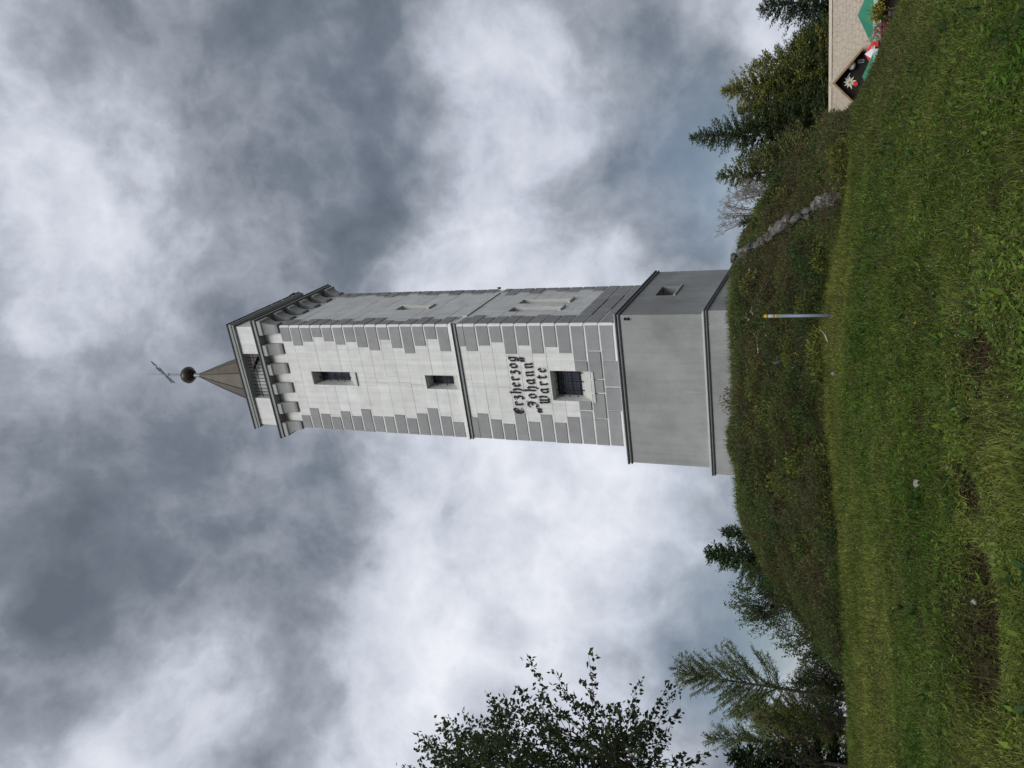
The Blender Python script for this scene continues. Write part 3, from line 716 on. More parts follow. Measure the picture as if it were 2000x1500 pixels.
# ------------------------------------------------------------------ the mountain hut
HD = 46.0
hc = at(1622, 130, HD)                                   # a point of the ridge
hut_rz = -math.atan2(hc[0], hc[1])
zbase = float(land(hc[0], hc[1], False))-.3
hut = empty('mountain_hut', (hc[0], hc[1], zbase), hut_rz)
tag(hut, 'mountain hut with a pale shingled roof and a dark front gable bearing a white edelweiss', 'hut')
k_ = HD/F/math.cos(0)*1.06                               # metres per photograph pixel there
zr = hc[2]-zbase                                         # ridge height above its base
def hx(y): return (130-y)*k_*1.0                         # picture row -> along the ridge
def hz(x): return zr-(x-1622)*k_*1.02
xl, xr = hx(262), hx(-60)
yr, ye = .0, -3.0                                        # ridge and front eave (towards the camera)
zl = hz(1690)
mb = MB(); mb.box(xl+.3, xr-.3, ye+.5, 3.0, 0, zl+.1); mb.build('wall', M['darkwood'], hut)
# roof: two slopes with a change of pitch, in overlapping courses of shingles
def slope_pts(t):                                        # t 0 ridge .. 1 eave
    if t < .5: return (ye*t*1.0, zr-(zr-hz(1654))*t/.5)
    return (ye*t*1.0-.35*(t-.5), hz(1654)-(hz(1654)-zl)*(t-.5)/.5)
roof = empty('roof', (0, 0, 0)); roof.parent = hut
nr = 14
for side in (1, -1):
    for r in range(nr):
        (y0_, z0_), (y1_, z1_) = slope_pts(r/nr), slope_pts((r+1)/nr+.015)
        x = xl
        cuts = [xl]
        while x < xr: x += random.uniform(.22, .42); cuts.append(min(x, xr))
        mb = MB()
        for a, b2 in zip(cuts[:-1], cuts[1:]):
            j = random.uniform(-.012, .012)
            y0s, y1s = (y0_, y1_) if side == 1 else (-y0_, -y1_)
            P = [(a+.004, y0s, z0_-.02), (b2-.004, y0s, z0_-.02), (b2-.004, y1s, z1_+.0+j), (a+.004, y1s, z1_+.0+j)]
            if side == -1: P = [P[1], P[0], P[3], P[2]]
            mb.hexa(P+[(q[0], q[1], q[2]+(.02 if n < 2 else .035)) for n, q in enumerate(P)])
        mb.build('shingle_course', M['shingle'], roof)
mb = MB(); mb.hexa([(xl, -.22, zr-.07), (xr, -.22, zr-.07), (xr, .22, zr-.07), (xl, .22, zr-.07), (xl, -.04, zr+.08), (xr, -.04, zr+.08), (xr, .04, zr+.08), (xl, .04, zr+.08)]); mb.build('ridge_board', M['ridge'], roof)
# cross gable
def hloc(px, py, yl):                                    # photograph pixel -> (x, z) on the plane y = yl of the hut
    d = ray(px, py); n_ = np.array([hc[0], hc[1]])/np.hypot(hc[0], hc[1]); t_x = np.array([n_[1], -n_[0]])
    k = (np.hypot(hc[0], hc[1])+yl)/(d[:2]@n_)
    return float(d[:2]@t_x*k), float(d[2]*k-zbase)
gy = ye-.7
gxm, zpk = hloc(1623, 165, gy); gr_, zg = hloc(1677, 96, gy); gl_, _ = hloc(1668, 212, gy)
hw = (gr_-gl_)/2
gxm = (gr_+gl_)/2*.35+gxm*.65
mb = MB(); mb.quad([(gxm-hw*.9, gy+.5, 0), (gxm+hw*.95, gy+.5, 0), (gxm+hw*.95, gy+.5, zg+.05), (gxm, gy+.5, zpk-.12), (gxm-hw*.9, gy+.5, zg+.05)])
mb.box(gxm-hw*.88, gxm+hw*.93, gy+.51, ye+1, 0, zg); mb.build('gable_wall', M['darkwood'], hut)
for sgn in (-1, 1):
    ex, ez = gxm+sgn*hw*1.08, zg-.1
    mb = MB(); P = [(gxm, gy, zpk), (ex, gy, ez), (ex, 0.2, ez), (gxm, 0.2, zpk)]
    mb.hexa(P+[(q[0], q[1], q[2]+.07) for q in P]); mb.build('gable_roof', M['shingle'], hut)
    mb = MB(); P = [(gxm, gy+.02, zpk-.012), (ex, gy+.02, ez-.012), (ex, gy+.5, ez-.012), (gxm, gy+.5, zpk-.012)]
    mb.hexa([(q[0], q[1], q[2]-.03) for q in P]+P); mb.build('gable_soffit', M['soffit_wood'], hut)
    mb = MB(); P = [(gxm, gy-.05, zpk-.17), (ex, gy-.05, ez-.17), (ex, gy-.002, ez-.17), (gxm, gy-.002, zpk-.17)]
    mb.hexa(P+[(q[0], q[1], q[2]+.10) for q in P]); mb.build('bargeboard', M['board'], hut)
    mb = MB(); P = [(q[0], q[1]-.02, q[2]+.102) for q in P]; mb.hexa(P+[(q[0], q[1], q[2]+.19) for q in P]); mb.build('bargeboard', M['ridge'], hut)
# edelweiss on the gable
_x, _z = hloc(1659, 161, gy+.44); ec = Vector((_x, gy+.44, _z))
ed = empty('edelweiss_emblem', tuple(ec)); ed.parent = hut
for ring_, n_, ln in ((0, 9, .30), (1, 6, .17)):
    for k in range(n_):
        a = 2*math.pi*k/n_+ring_*.3; u = Vector((math.cos(a), 0, math.sin(a))); v = Vector((-math.sin(a), 0, math.cos(a)))
        l2 = ln*random.uniform(.85, 1.15); y_ = Vector((0, -.03*ring_, 0))
        mb = MB(); P = [y_+u*.03, y_+u*l2*.5+v*.05, y_+u*l2, y_+u*l2*.5-v*.05]
        mb.hexa([p+Vector((0, .02, 0)) for p in P]+[p-Vector((0, .012, 0)) for p in P]); mb.build('petal', M['petal'], ed)
mb = MB(); mb.lathe([(.0, .0), (.07, .0), (.05, .05), (.0, .06)], 8); o = mb.build('flower_centre', M['yellow'], ed); o.rotation_euler = (math.pi/2, 0, 0); o.location = (0, -.03, 0)
mb = MB(); mb.tube([(.1, 0, .02), (.22, 0, .08), (.40, 0, -.02)], .025, 5); mb.build('stem', M['petal'], ed)
_x, _z = hloc(1671, 164, gy+.4); o = MB(); o.lathe([(0, 0), (.11, .0), (.11, .05), (.0, .06)], 8); o = o.build('red_badge', M['red'], hut); o.rotation_euler = (math.pi/2, 0, 0); o.location = (_x, gy+.47, _z)
# globe lamps, window and a bench
mb = MB(); mb.lathe([(.01, -.16), (.15, -.12), (.20, 0), (.15, .13), (.05, .19), (.05, .24), (.01, .24)], 12); lo = mb.build('globe_lamp', M['white'], hut, True); lo.location = (hloc(1664, 128, gy+.3)[0], gy+.3, hloc(1664, 128, gy+.3)[1])
(wx0, wz1), (wx1, wz0) = hloc(1675, 124, gy+.46), hloc(1688, 115, gy+.46); wn = MB(); wn.box(wx0, wx1, gy+.44, gy+.495, wz0, wz1); w_ = wn.build('window', M['grey_metal'], hut)
wn = MB(); wn.box(wx0+.04, wx1-.04, gy+.425, gy+.439, wz0+.04, wz1-.04); wn.build('pane', M['glass'], w_)
for k in range(3):
    wn = MB(); xx = hx(90)+k*2.0; wn.box(xx, xx+.9, ye+.44, ye+.495, zl-1.3, zl-.4); w_ = wn.build('window', M['board'], hut)
    wn = MB(); wn.box(xx+.08, xx+.82, ye+.425, ye+.438, zl-1.22, zl-.48); wn.build('pane', M['glass'], w_)
def hut_pt(px, py, dfront):                              # a spot on the terrace in front of the hut
    return at(px, py, HD-dfront)
def parasol(px, py, dist, rad, hgt, mats, lab, drop=.38, val=.2, n=8, tilt=0.0):
    """px,py: pixel of the canopy's top"""
    tp = at(px, py, dist); gz = float(land(tp[0], tp[1], False))
    r_ = empty('parasol', (tp[0], tp[1], gz)); tag(r_, lab, 'parasol', 'parasols on the hut terrace')
    hh = tp[2]-gz
    mb = MB(); mb.tube([(0, 0, 0), (0, 0, hh)], .03, 8); mb.build('pole', M['grey_metal'], r_)
    mb = MB()
    for k in range(n):
        a0, a1 = 2*math.pi*k/n, 2*math.pi*(k+1)/n
        p, q = (rad*math.cos(a0), rad*math.sin(a0), hh-drop), (rad*math.cos(a1), rad*math.sin(a1), hh-drop)
        mb.quad([(0, 0, hh), p, q], k % len(mats) if len(mats) > 1 else 0)
        mb.quad([(0, 0, hh-.02), (q[0], q[1], q[2]-.02), (p[0], p[1], p[2]-.02)], k % len(mats) if len(mats) > 1 else 0)
    mb.build('canopy', mats, r_)
    for k in range(n):
        a0, a1 = 2*math.pi*k/n, 2*math.pi*(k+1)/n
        p, q = (rad*math.cos(a0), rad*math.sin(a0)), (rad*math.cos(a1), rad*math.sin(a1))
        mb = MB(); m_ = ((p[0]+q[0])/2, (p[1]+q[1])/2)
        for (s0, s1) in ((p, m_), (m_, q)):
            mb.hexa([(*s0, hh-drop-val), (*s1, hh-drop-val), (s1[0]*.99, s1[1]*.99, hh-drop-val), (s0[0]*.99, s0[1]*.99, hh-drop-val), (*s0, hh-drop), (*s1, hh-drop), (s1[0]*.99, s1[1]*.99, hh-drop), (s0[0]*.99, s0[1]*.99, hh-drop)])
        mb.build('valance', M['mint'] if mats[0] is M['green'] else mats[k % len(mats)], r_)
    return r_
parasol(1675, 30, HD-6, 1.45, 2.4, [M['green']], 'large dark green parasol with a mint valance in front of the long roof', .62, .3)
parasol(1689, 106, HD-6.5, .62, 2.2, [M['red'], M['white']], 'red and white striped parasol beside the dark gable', .32, .2)
parasol(1684, 150, HD-8, .95, 2.2, [M['green']], 'small green parasol under the edelweiss, half hidden by the lawn', .4, .18)
# terrace furniture and tubs
def tub(px, py, dist, lab, mt, n=60, sz=.3):
    p = at(px, py, dist); gz = float(land(p[0], p[1], False)); r_ = empty('flower_tub', (p[0], p[1], gz)); hh = max(p[2]-gz, .5)
    tag(r_, lab, 'flower tub')
    mb = MB(); mb.lathe([(.0, 0), (.2, 0), (.28, hh-.05), (.25, hh-.02), (.0, hh-.08)], 10); mb.build('pot', M['terra'], r_)
    P = rng.normal(size=(n, 3))*sz*.45+np.array([0, 0, hh+.1]); C = np.tile(np.array(mt), (n, 1))*rng.uniform(.7, 1.2, (n, 1))
    kite_mesh('blossoms', P, rvec(n), .14, .1, C, M['leaf'], r_)
tub(1719, 72, HD-9, 'tub of cream flowers on the hut terrace', (.6, .58, .4))
tub(1724, 56, HD-9.5, 'tub of pink flowers on the hut terrace', (.5, .2, .2))
for (px, py, d_, lab) in ((1706, 122, HD-8, 'white topped terrace table below the gable'), (1712, 20, HD-8, 'white topped terrace table under the large green parasol')):
    p = at(px, py, d_); gz = float(land(p[0], p[1], False)); r_ = empty('terrace_table', (p[0], p[1], gz)); tag(r_, lab, 'table', 'tables on the hut terrace')
    hh = max(p[2]-gz, .7)
    mb = MB(); mb.box(-.55, .55, -.35, .35, hh-.04, hh); mb.build('table_top', M['white'], r_)
    for sx in (-.48, .48):
        for sy in (-.28, .28): mb = MB(); mb.box(sx-.03, sx+.03, sy-.03, sy+.03, 0, hh-.041); mb.build('leg', M['darkwood'], r_)

# ------------------------------------------------------------------ trees
def jitter(base, n, v=.25, hue=.12):
    c = np.array(base)[None]*rng.uniform(1-v, 1+v, (n, 1)); c = c*(1+rng.normal(size=(n, 3))*hue); return np.clip(c, .003, 1)
def spruce(px, py, dist, rb, col, lab, name='spruce_tree', top=1.0, dens=1.0, lean=0.0, droop=.25):
    tp = at(px, py, dist); gz = float(land(tp[0], tp[1], False)); h = tp[2]-gz
    r_ = empty(name, (tp[0], tp[1], gz-.1)); tag(r_, lab, 'tree', 'trees around the hilltop'); h += .1
    mb = MB(); mb.tube([(0, 0, 0), (0, 0, h*.5), (0, 0, h)], [h*.016+.05, h*.011+.02, .01], 7); mb.build('trunk', M['bark'], r_, True)
    P = []; Dd = []; Ln = []; Wd = []
    z = h*.06
    while z < h-.12:
        f = 1-z/h; nb = int(6+3*f)
        a0 = random.uniform(0, 6.28)
        for k in range(nb):
            a = a0+2*math.pi*k/nb+random.uniform(-.5, .5); zj = random.uniform(-.16, .16)*min(1, f*2+.2)
            ln = (rb*f**.8+.08)*random.uniform(.5, 1.2)
            up = .35*(1-f)-droop*f
            nt_ = max(4, int(ln*19*dens))
            tt = np.linspace(.12, 1, nt_)
            ca, sa = math.cos(a), math.sin(a)
            cx = ln*tt*ca; cy = ln*tt*sa; cz = z+zj+ln*(up*tt-.18*f*tt**2+.14*tt**4)
            for sd in (-1, 1, 0):
                ang = a+sd*(.75+.25*rng.random(nt_)) if sd else np.full(nt_, a)
                l2 = (.11+.20*ln*.4*(1-tt*.75))*rng.uniform(.6, 1.3, nt_)
                d3 = np.stack([np.cos(ang), np.sin(ang), -.25*f-.1+rng.normal(size=nt_)*.22 + (.5*(1-f))], 1)
                P.append(np.stack([cx, cy, cz], 1)+rng.normal(size=(nt_, 3))*(.03+.05*ln*.4)); Dd.append(d3); Ln.append(l2); Wd.append(l2*.30+.015)
        z += (.16+.20*f)*(.8 if dens > 1 else 1)*random.uniform(.85, 1.15)*min(1.3, max(.6, h/9))
    n0 = 26
    P.append(np.stack([rng.normal(size=n0)*.03, rng.normal(size=n0)*.03, h-.6+.62*rng.random(n0)], 1)); d = rvec(n0); d[:, 2] = np.abs(d[:, 2])+.6; Dd.append(d); Ln.append(np.full(n0, .2)); Wd.append(np.full(n0, .05))
    P = np.concatenate(P); Dd = np.concatenate(Dd); Ln = np.concatenate(Ln); Wd = np.concatenate(Wd)
    c = kite_mesh('crown', P, Dd, Ln, Wd, jitter(col, len(P), .35, .1), M['needle'], r_)
    c['kind'] = 'stuff'
    return r_
DK = (.066, .092, .040); BL = (.056, .084, .052); OL = (.20, .20, .05); BR = (.125, .135, .052)
spruce(1345, 270, 50, 4.35, DK, 'tall dark spruce with the highest pointed top beside the hut', dens=1.2)
spruce(1408, 178, 53, 4.50, OL, 'yellow green conifer in the middle of the grove behind the hut', 'conifer_tree', dens=1.2, droop=.05)
spruce(1468, 128, 56, 3.77, DK, 'dark spruce behind the yellow green conifer, over the gable', dens=1.1)
spruce(1478, 18, 58, 4.93, BL, 'bluish dark spruce above the long hut roof at the picture edge', dens=1.1)
spruce(1400, 345, 44, 3.77, BR, 'brownish spruce nearest the bare twiggy shrub', dens=1.2)
spruce(1500, 232, 53, 3.77, OL, 'short olive conifer low in the grove, between two taller ones', 'conifer_tree', dens=1.2, droop=.1)
spruce(1478, 300, 46, 3.77, BR, 'stout mid green conifer in front of the tall dark spruce', 'conifer_tree', dens=1.2, droop=.1)
spruce(1540, 92, 53, 3.77, (.085, .11, .035), 'low green conifer just over the gable ridge', 'conifer_tree', dens=1.1)
spruce(1545, -30, 56, 4.35, DK, 'dark spruce partly cut by the picture edge behind the roof', dens=1.0)
spruce(1555, 180, 52, 3.77, OL, 'olive bushy conifer right behind the gable peak', 'conifer_tree', dens=1.2, droop=.05)
spruce(1560, 262, 53, 3.48, DK, 'dark low spruce at the end of the hut roof', dens=1.2)
spruce(1440, 215, 53, 5.22, (.17, .175, .05), 'broad yellowish conifer filling the grove between the tallest spruce and the gable', 'conifer_tree', dens=1.3, droop=.05)
spruce(1528, 345, 38, 2.4, (.12, .135, .062), 'greyish green low conifer on the shoulder of the bank', 'conifer_tree', dens=1.3, droop=.05)
spruce(1560, 225, 55, 4.35, (.11, .125, .04), 'low dark olive conifer just behind the hut roof end', 'conifer_tree', dens=1.3, droop=.05)
spruce(1500, 160, 52, 4.64, (.10, .125, .048), 'mid green conifer behind the broad yellowish one', dens=1.2)
spruce(1470, 255, 57, 4.93, (.09, .115, .05), 'mid green conifer between the tall dark spruce and the yellowish ones', dens=1.2)
spruce(1535, 290, 54, 4.35, BR, 'bushy brownish green conifer above the end of the hut roof', 'conifer_tree', dens=1.3, droop=.05)
spruce(1440, 312, 54, 4.2, (.10, .125, .05), 'leafy green conifer filling the gap beside the brownish spruce', dens=1.2)
spruce(1562, 62, 62, 4.35, DK, 'dark low spruce behind the long roof, in the notch between taller trees', dens=1.1)
spruce(1374, 1080, 36, 2.4, (.065, .10, .045), 'dark young spruce standing above the sloping bank, the taller of the two', dens=1.5)
spruce(1408, 1038, 37, 1.3, (.065, .10, .045), 'slim small spruce peeping over the bank close to the tower', dens=1.4)
spruce(1420, 1476, 25, 1.15, (.034, .052, .022), 'dense dark conifer at the lawn edge under the leafy branches', dens=1.6)

def larch(px, py, bx, by, dist, rb, col, lab, nd=1.0, f0=.25):
    tp = at(px, py, dist); bp = at(bx, by, dist); gz = float(land(bp[0], bp[1], False))-.15
    base = np.array([bp[0], bp[1], gz]); ax = tp-base; h = np.linalg.norm(ax)
    r_ = empty('larch_tree', tuple(base)); tag(r_, lab, 'tree', 'trees around the hilltop')
    mb = MB(); mb.tube([Vector(ax*f+np.array([.05*math.sin(f*5), .04*math.cos(f*4), 0])*(f < 1)) for f in (0, .25, .5, .75, 1)], [.068, .056, .042, .026, .008], 8); mb.build('trunk', M['bark'], r_, True)
    P = []; Dd = []; Ln = []; br = MB()
    f = f0
    while f < .985:
        for k in range(random.choice((2, 3, 3))):
            a = random.uniform(0, 6.28); t_ = 1-f
            ln = (rb*min(1, t_*1.9)**.8+.12)*random.uniform(.5, 1.15)
            st = ax*f; ca, sa = math.cos(a), math.sin(a)
            nt_ = max(8, int(ln*58*nd)); tt = rng.random(nt_)**.7; zj = random.uniform(.0, .5)
            cz = ln*((.1+zj)*tt+.25*tt**2+.9*(1-t_)**3*tt)
            C = st+np.stack([ca*ln*tt, sa*ln*tt, cz], 1)
            d3 = np.stack([ca+rng.normal(size=nt_)*.75, sa+rng.normal(size=nt_)*.75, .2+rng.normal(size=nt_)*.7], 1)
            P.append(C); Dd.append(d3); Ln.append(rng.uniform(.07, .26, nt_)*(1-.4*tt))
            br.tube([Vector(st), Vector(st+np.array([ca*ln*.5, sa*ln*.5, ln*(.11+zj*.5+.45*(1-t_)**3)])), Vector(st+np.array([ca*ln, sa*ln, ln*(.35+zj+.9*(1-t_)**3)]))], [.014, .009, .003], 4)
        f += .0135*random.uniform(.6, 1.4)
    br.build('branches', M['bark'], r_)
    P = np.concatenate(P); Dd = np.concatenate(Dd); Ln = np.concatenate(Ln)
    # each spray carries little needle tufts
    P2 = np.repeat(P, 3, 0)+unit(np.repeat(Dd, 3, 0))*np.repeat(Ln, 3)[:, None]*np.tile([.0, .35, .65], len(P))[:, None]
    D2 = np.repeat(unit(Dd), 3, 0)+rng.normal(size=(len(P2), 3))*.45
    c = kite_mesh('crown', P2, D2, np.repeat(Ln, 3)*.55, .022, jitter(col, len(P2), .3, .1), M['needle'], r_); c['kind'] = 'stuff'
LC = (.15, .185, .075)
larch(1322, 1308, 1668, 1374, 27, 1.25, LC, 'light feathery larch with a leaning bare lower trunk at the lawn edge', 1.3, .46)
larch(1432, 1385, 1668, 1402, 30, 1.0, LC, 'smaller feathery larch between the leaning larch and the dark conifer')
larch(1476, 1398, 1668, 1440, 29, 1.0, (.16, .175, .05), 'yellowish young larch close to the dark conifer')
larch(1380, 1440, 1668, 1452, 31, .9, (.13, .165, .065), 'thin larch rising behind the dark conifer')
larch(1560, 1330, 1668, 1345, 33, 1.0, (.13, .15, .05), 'low larch standing lowest behind the lawn edge')

def broadleaf(ctr, rad, base, col, lab, nsh=150, nleaf=24, lsz=.1, name='broadleaf_tree', up=.8, trunk_r=.12, fill=.4, shl=(.5, 1.0)):
    """shoots with leaves spread through an ellipsoid crown; limbs reach from the trunk to the shoots"""
    gz = float(land(base[0], base[1], False))-.15; b0 = np.array([base[0], base[1], gz])
    r_ = empty(name, tuple(b0)); tag(r_, lab, 'tree', 'trees around the hilltop')
    c = np.array(ctr)-b0; rad = np.array(rad)
    fork = np.array([c[0]*.3, c[1]*.3, max(c[2]-rad[2]*.6, .4)])
    mb = MB(); mb.tube([(0, 0, 0), tuple(fork*.55+np.array([.03, .02, 0])), tuple(fork)], [trunk_r, trunk_r*.8, trunk_r*.62], 8); mb.build('trunk', M['bark'], r_, True)
    limbs = MB(); hubs = []
    for k in range(9):
        d = rvec(1)[0]; d[2] = abs(d[2])*.9-.15; e = c+d*rad*.55; hubs.append(e)
        m_ = (fork+e)/2+rng.normal(size=3)*.12
        limbs.tube([tuple(fork), tuple(m_), tuple(e)], [trunk_r*.45, trunk_r*.28, trunk_r*.14], 6)
    hubs = np.array(hubs)
    P = []; Dd = []; Ln = []
    for k in range(nsh):
        d = rvec(1)[0]
        if d[2] < -.55: d[2] *= .4; d = d/np.linalg.norm(d)
        rr = (fill+(1-fill)*random.random()**.6)
        s = c+d*rad*rr*.92
        hb = hubs[np.argmin(((hubs-s)**2).sum(1))]
        out = unit(d*rad); dr = unit(out*.7+np.array([0, 0, up])+rng.normal(size=3)*.3)
        ln = random.uniform(*shl)
        e = s+dr*ln
        limbs.tube([tuple(hb), tuple(hb*.65+s*.35+rng.normal(size=3)*.10), tuple(hb*.3+s*.7+rng.normal(size=3)*.10), tuple(s), tuple(e)], [.016, .013, .010, .008, .003], 4, cap=False)
        n = int(nleaf*ln/.75); tt = rng.random(n)**.8*1.02
        P.append(s+dr*ln*tt[:, None]+rng.normal(size=(n, 3))*.05); dl = rvec(n)*.9+dr*.7+np.array([0, 0, -.35]); Dd.append(dl); Ln.append(rng.uniform(.65, 1.2, n)*lsz)
    limbs.build('limbs', M['bark'], r_)
    P = np.concatenate(P); Dd = np.concatenate(Dd); Ln = np.concatenate(Ln)
    cr_ = kite_mesh('crown', P, Dd, Ln, Ln*.62, jitter(col, len(P), .3, .1), M['leaf'], r_); cr_['kind'] = 'stuff'
    return r_
DL = (.058, .082, .036)
bd = 17.5
b_ = at(1600, 1640, bd)
for (cx, cy, rx, rz, ns_, lab) in ((1165, 1535, 1.5, 2.7, 280, 'large dark leafy tree reaching in over the lawn, its crown highest of all trees'),):
    c = at(cx, cy, bd); broadleaf(c, (rx, 1.5, rz), (b_[0], b_[1]), DL, lab, ns_, 30, .12, trunk_r=.16, fill=.2, shl=(.5, 1.45), up=.55)
c = at(950, 1520, 18.5); b2_ = at(1600, 1700, 18.5); broadleaf(c, (1.15, 1.1, 1.5), (b2_[0], b2_[1]), (.065, .088, .04), 'tall leafy tree cut by the picture edge behind the large dark one', 130, 28, .12, trunk_r=.13, fill=.2)
MG = (.085, .13, .045)
def bush(px, py, dist, rad, col, lab, nsh, lsz=.09, up=.6, name='broadleaf_tree'):
    c = at(px, py, dist); broadleaf(c, rad, (c[0], c[1]), col, lab, nsh, 26, lsz, name, up, .07, .15, (.35, .8))
bush(1508, 1185, 33, (.95, .9, 1.25), (.09, .135, .055), 'leafy round topped tree standing beyond the sloping bank', 190)
bush(1500, 1130, 34, (.7, .7, .8), MG, 'low leafy bush between the young spruce and the round topped tree', 70)
bush(1600, 1262, 31, (.75, .7, 1.0), (.10, .14, .045), 'sparse leafy tree beside the leaning larch, over the end of the bank', 75)
bush(1585, 1245, 33, (.6, .6, 1.3), (.09, .115, .045), 'pale leafy sapling beyond the end of the bank', 40)
bush(1615, 1318, 30, (.8, .6, .75), MG, 'leafy shrub low at the lawn edge around the larch trunk', 42)
bush(1618, 1405, 28, (.7, .6, .8), MG, 'leafy shrub at the lawn edge below the yellowish larch', 42)
bush(1560, 1480, 24, (.9, .7, 1.0), (.045, .066, .026), 'dark leafy shrub at the lawn edge at the picture border', 60)
c = at(1716, 22, 36); broadleaf(c, (.42, .35, .25), (c[0], c[1]), (.52, .43, .05), 'yellow flowering shrub on the hut terrace', 60, 40, .07, 'flowering_shrub', .3, .03, .1, (.12, .25))

def twigs(px, py, dist, n, h, lab, mat, leafcol=None, name='dry_shrub', spread=.5, lf=14, lsz=.08, cat='shrub'):
    p = hit(px, py) if dist is None else at(px, py, dist); gz = float(land(p[0], p[1]))
    r_ = empty(name, (p[0], p[1], gz-.05)); tag(r_, lab, cat)
    mb = MB(); P = []; Dd = []
    for k in range(n):
        a = random.uniform(0, 6.28); s = random.uniform(.05, spread); hh = h*random.uniform(.6, 1.05)
        q = [Vector((0.25*s*math.cos(a), .25*s*math.sin(a), 0)), Vector((.55*s*math.cos(a), .55*s*math.sin(a), hh*.5)), Vector((s*math.cos(a), s*math.sin(a), hh))]
        mb.tube(q, [.012, .009, .005], 4, cap=False)
        for j in range(9):
            t_ = random.uniform(.35, 1); st = q[1].lerp(q[2], (t_-.5)*2) if t_ > .5 else q[0].lerp(q[1], t_*2)
            e = st+Vector((random.uniform(-.3, .3), random.uniform(-.2, .2), random.uniform(.08, .35)))*h*.35; mb.tube([st, e], [.006, .004], 3, cap=False)
            for u in range(4): e2 = e+Vector((random.uniform(-.09, .09), random.uniform(-.09, .09), random.uniform(.0, .1))); mb.tube([e, e2], [.005, .003], 3, cap=False)
        if leafcol:
            for j in range(lf): t_ = random.uniform(.2, 1); st = q[1].lerp(q[2], (t_-.5)*2) if t_ > .5 else q[0].lerp(q[1], t_*2); P.append(tuple(st)); Dd.append((random.gauss(0, 1), random.gauss(0, 1), random.uniform(0, 1)))
    mb.build('stems', mat, r_)
    if leafcol: kite_mesh('foliage', np.array(P), np.array(Dd), lsz, lsz*.5, jitter(leafcol, len(P)), M['leaf'], r_)['kind'] = 'stuff'
twigs(1508, 372, 24.0, 16, 1.35, 'bare grey twiggy shrub standing on the bank shoulder against the sky', M['twig'], spread=.55)
twigs(1480, 418, 24.0, 14, 1.2, 'bare pale umbel stems on the bank above the stone wall', M['twig'], spread=.55)
twigs(1478, 425, 23.8, 4, .55, 'small green leafy sapling among the bare umbel stems', M['bark'], (.06, .10, .03), 'sapling', .25, 12, .12, 'sapling')

# ------------------------------------------------------------------ ground cover
def on_land(n, x0, x1, y0, y1):
    x = rng.uniform(x0, x1, n); y = rng.uniform(y0, y1, n); return x, y
def polar(x, y):
    r = np.hypot(x, y); az = np.arctan2(x, y); rf = np.interp(az, rfk[:, 0], rfk[:, 1])
    ef = np.interp(az, fa, fe); et = np.interp(az, ta, te); return r, az, rf, np.clip((et-ef)/.02, 0, 1)
def holemask(x, y):
    m = np.zeros_like(x)
    for (hx_, hy_, hr, hd) in HOLES: m = np.maximum(m, np.exp(-((x-hx_)**2+((y-hy_)/2.1)**2)/(hr*1.15)**2))
    return m
def polar_sample(n, r0, r1, a0, a1, bias):
    u = rng.random(n); r = (r0**bias+(r1**bias-r0**bias)*u)**(1/bias); az = rng.uniform(a0, a1, n)
    return r*np.sin(az), r*np.cos(az)
def lerp(a, b, t): return np.array(a)[None]*(1-t[:, None])+np.array(b)[None]*t[:, None]

def blades(name, x, y, hgt, wid, col, lean=.5, mat='blade'):
    n = len(x); z = land(x, y); a = rng.uniform(0, 2*np.pi, n); hh = hgt
    dx = np.cos(a)*lean*hh*rng.uniform(.2, 1.3, n); dy = np.sin(a)*lean*hh*rng.uniform(.2, 1.3, n)
    b = a+np.pi/2+rng.normal(size=n)*.5; wx = np.cos(b)*wid*.5; wy = np.sin(b)*wid*.5
    V = np.empty((n, 5, 3))
    V[:, 0] = np.stack([x-wx, y-wy, z-.01], 1); V[:, 1] = np.stack([x+wx, y+wy, z-.01], 1)
    V[:, 2] = np.stack([x+dx*.4+wx*.8, y+dy*.4+wy*.8, z+hh*.62], 1); V[:, 3] = np.stack([x+dx*.4-wx*.8, y+dy*.4-wy*.8, z+hh*.62], 1)
    V[:, 4] = np.stack([x+dx, y+dy, z+hh*rng.uniform(.75, 1, n)], 1)
    base = np.arange(n)[:, None]*5
    idx = np.concatenate([base+np.array([[0, 1, 2, 3]]), base+np.array([[3, 2, 4]])], 1).ravel()
    sizes = np.tile([4, 3], n)
    return raw_mesh(name, V.reshape(-1, 3), sizes, idx, M[mat], np.repeat(col, 5, 0))
def grass_col(x, y):
    t = fbm(x, y, .35, 4); u = fbm(x+31, y+11, 1.6, 3)
    r = np.hypot(x, y)
    c = lerp((.092, .150, .026), (.225, .25, .062), np.clip((t-.3)/.4+(r-11)/22, 0, 1))
    c = c*(1-.0)+(u-.5)[:, None]*np.array([.07, .06, .012])[None]
    c = c*(.62+.76*fbm(x-40, y+60, 2.4, 3))[:, None]*rng.uniform(.6, 1.4, (len(x), 1))
    dry = rng.random(len(x)) < .07; c[dry] = np.array([.22, .20, .09])*rng.uniform(.6, 1.2, (dry.sum(), 1))
    # the worn brown strip of seeding grass near the hut side
    az = np.arctan2(x, y); br = np.clip(1-np.abs((az-.36)/.12), 0, 1)*np.clip((r-9)/4, 0, 1)
    c = c*(1-.6*br[:, None])+np.array([.15, .128, .065])[None]*.6*br[:, None]
    return np.clip(c, .004, 1)
x, y = polar_sample(500000, 3.6, 21, -.74, .74, 1.05)
r, az, rf, hill = polar(x, y)
keep = (r < rf+np.where(hill > .3, .3+(fbm(x+21, y-8, 1.1, 3)-.5)*1.5, 3.5)) & (rng.random(len(x)) > np.clip(holemask(x, y)*1.6-.45, 0, .96)) & (rng.random(len(x)) < .35+.9*fbm(x, y, 2.2, 3))
x, y = x[keep], y[keep]; r = r[keep]
tall = fbm(x+5, y+7, .8, 3)
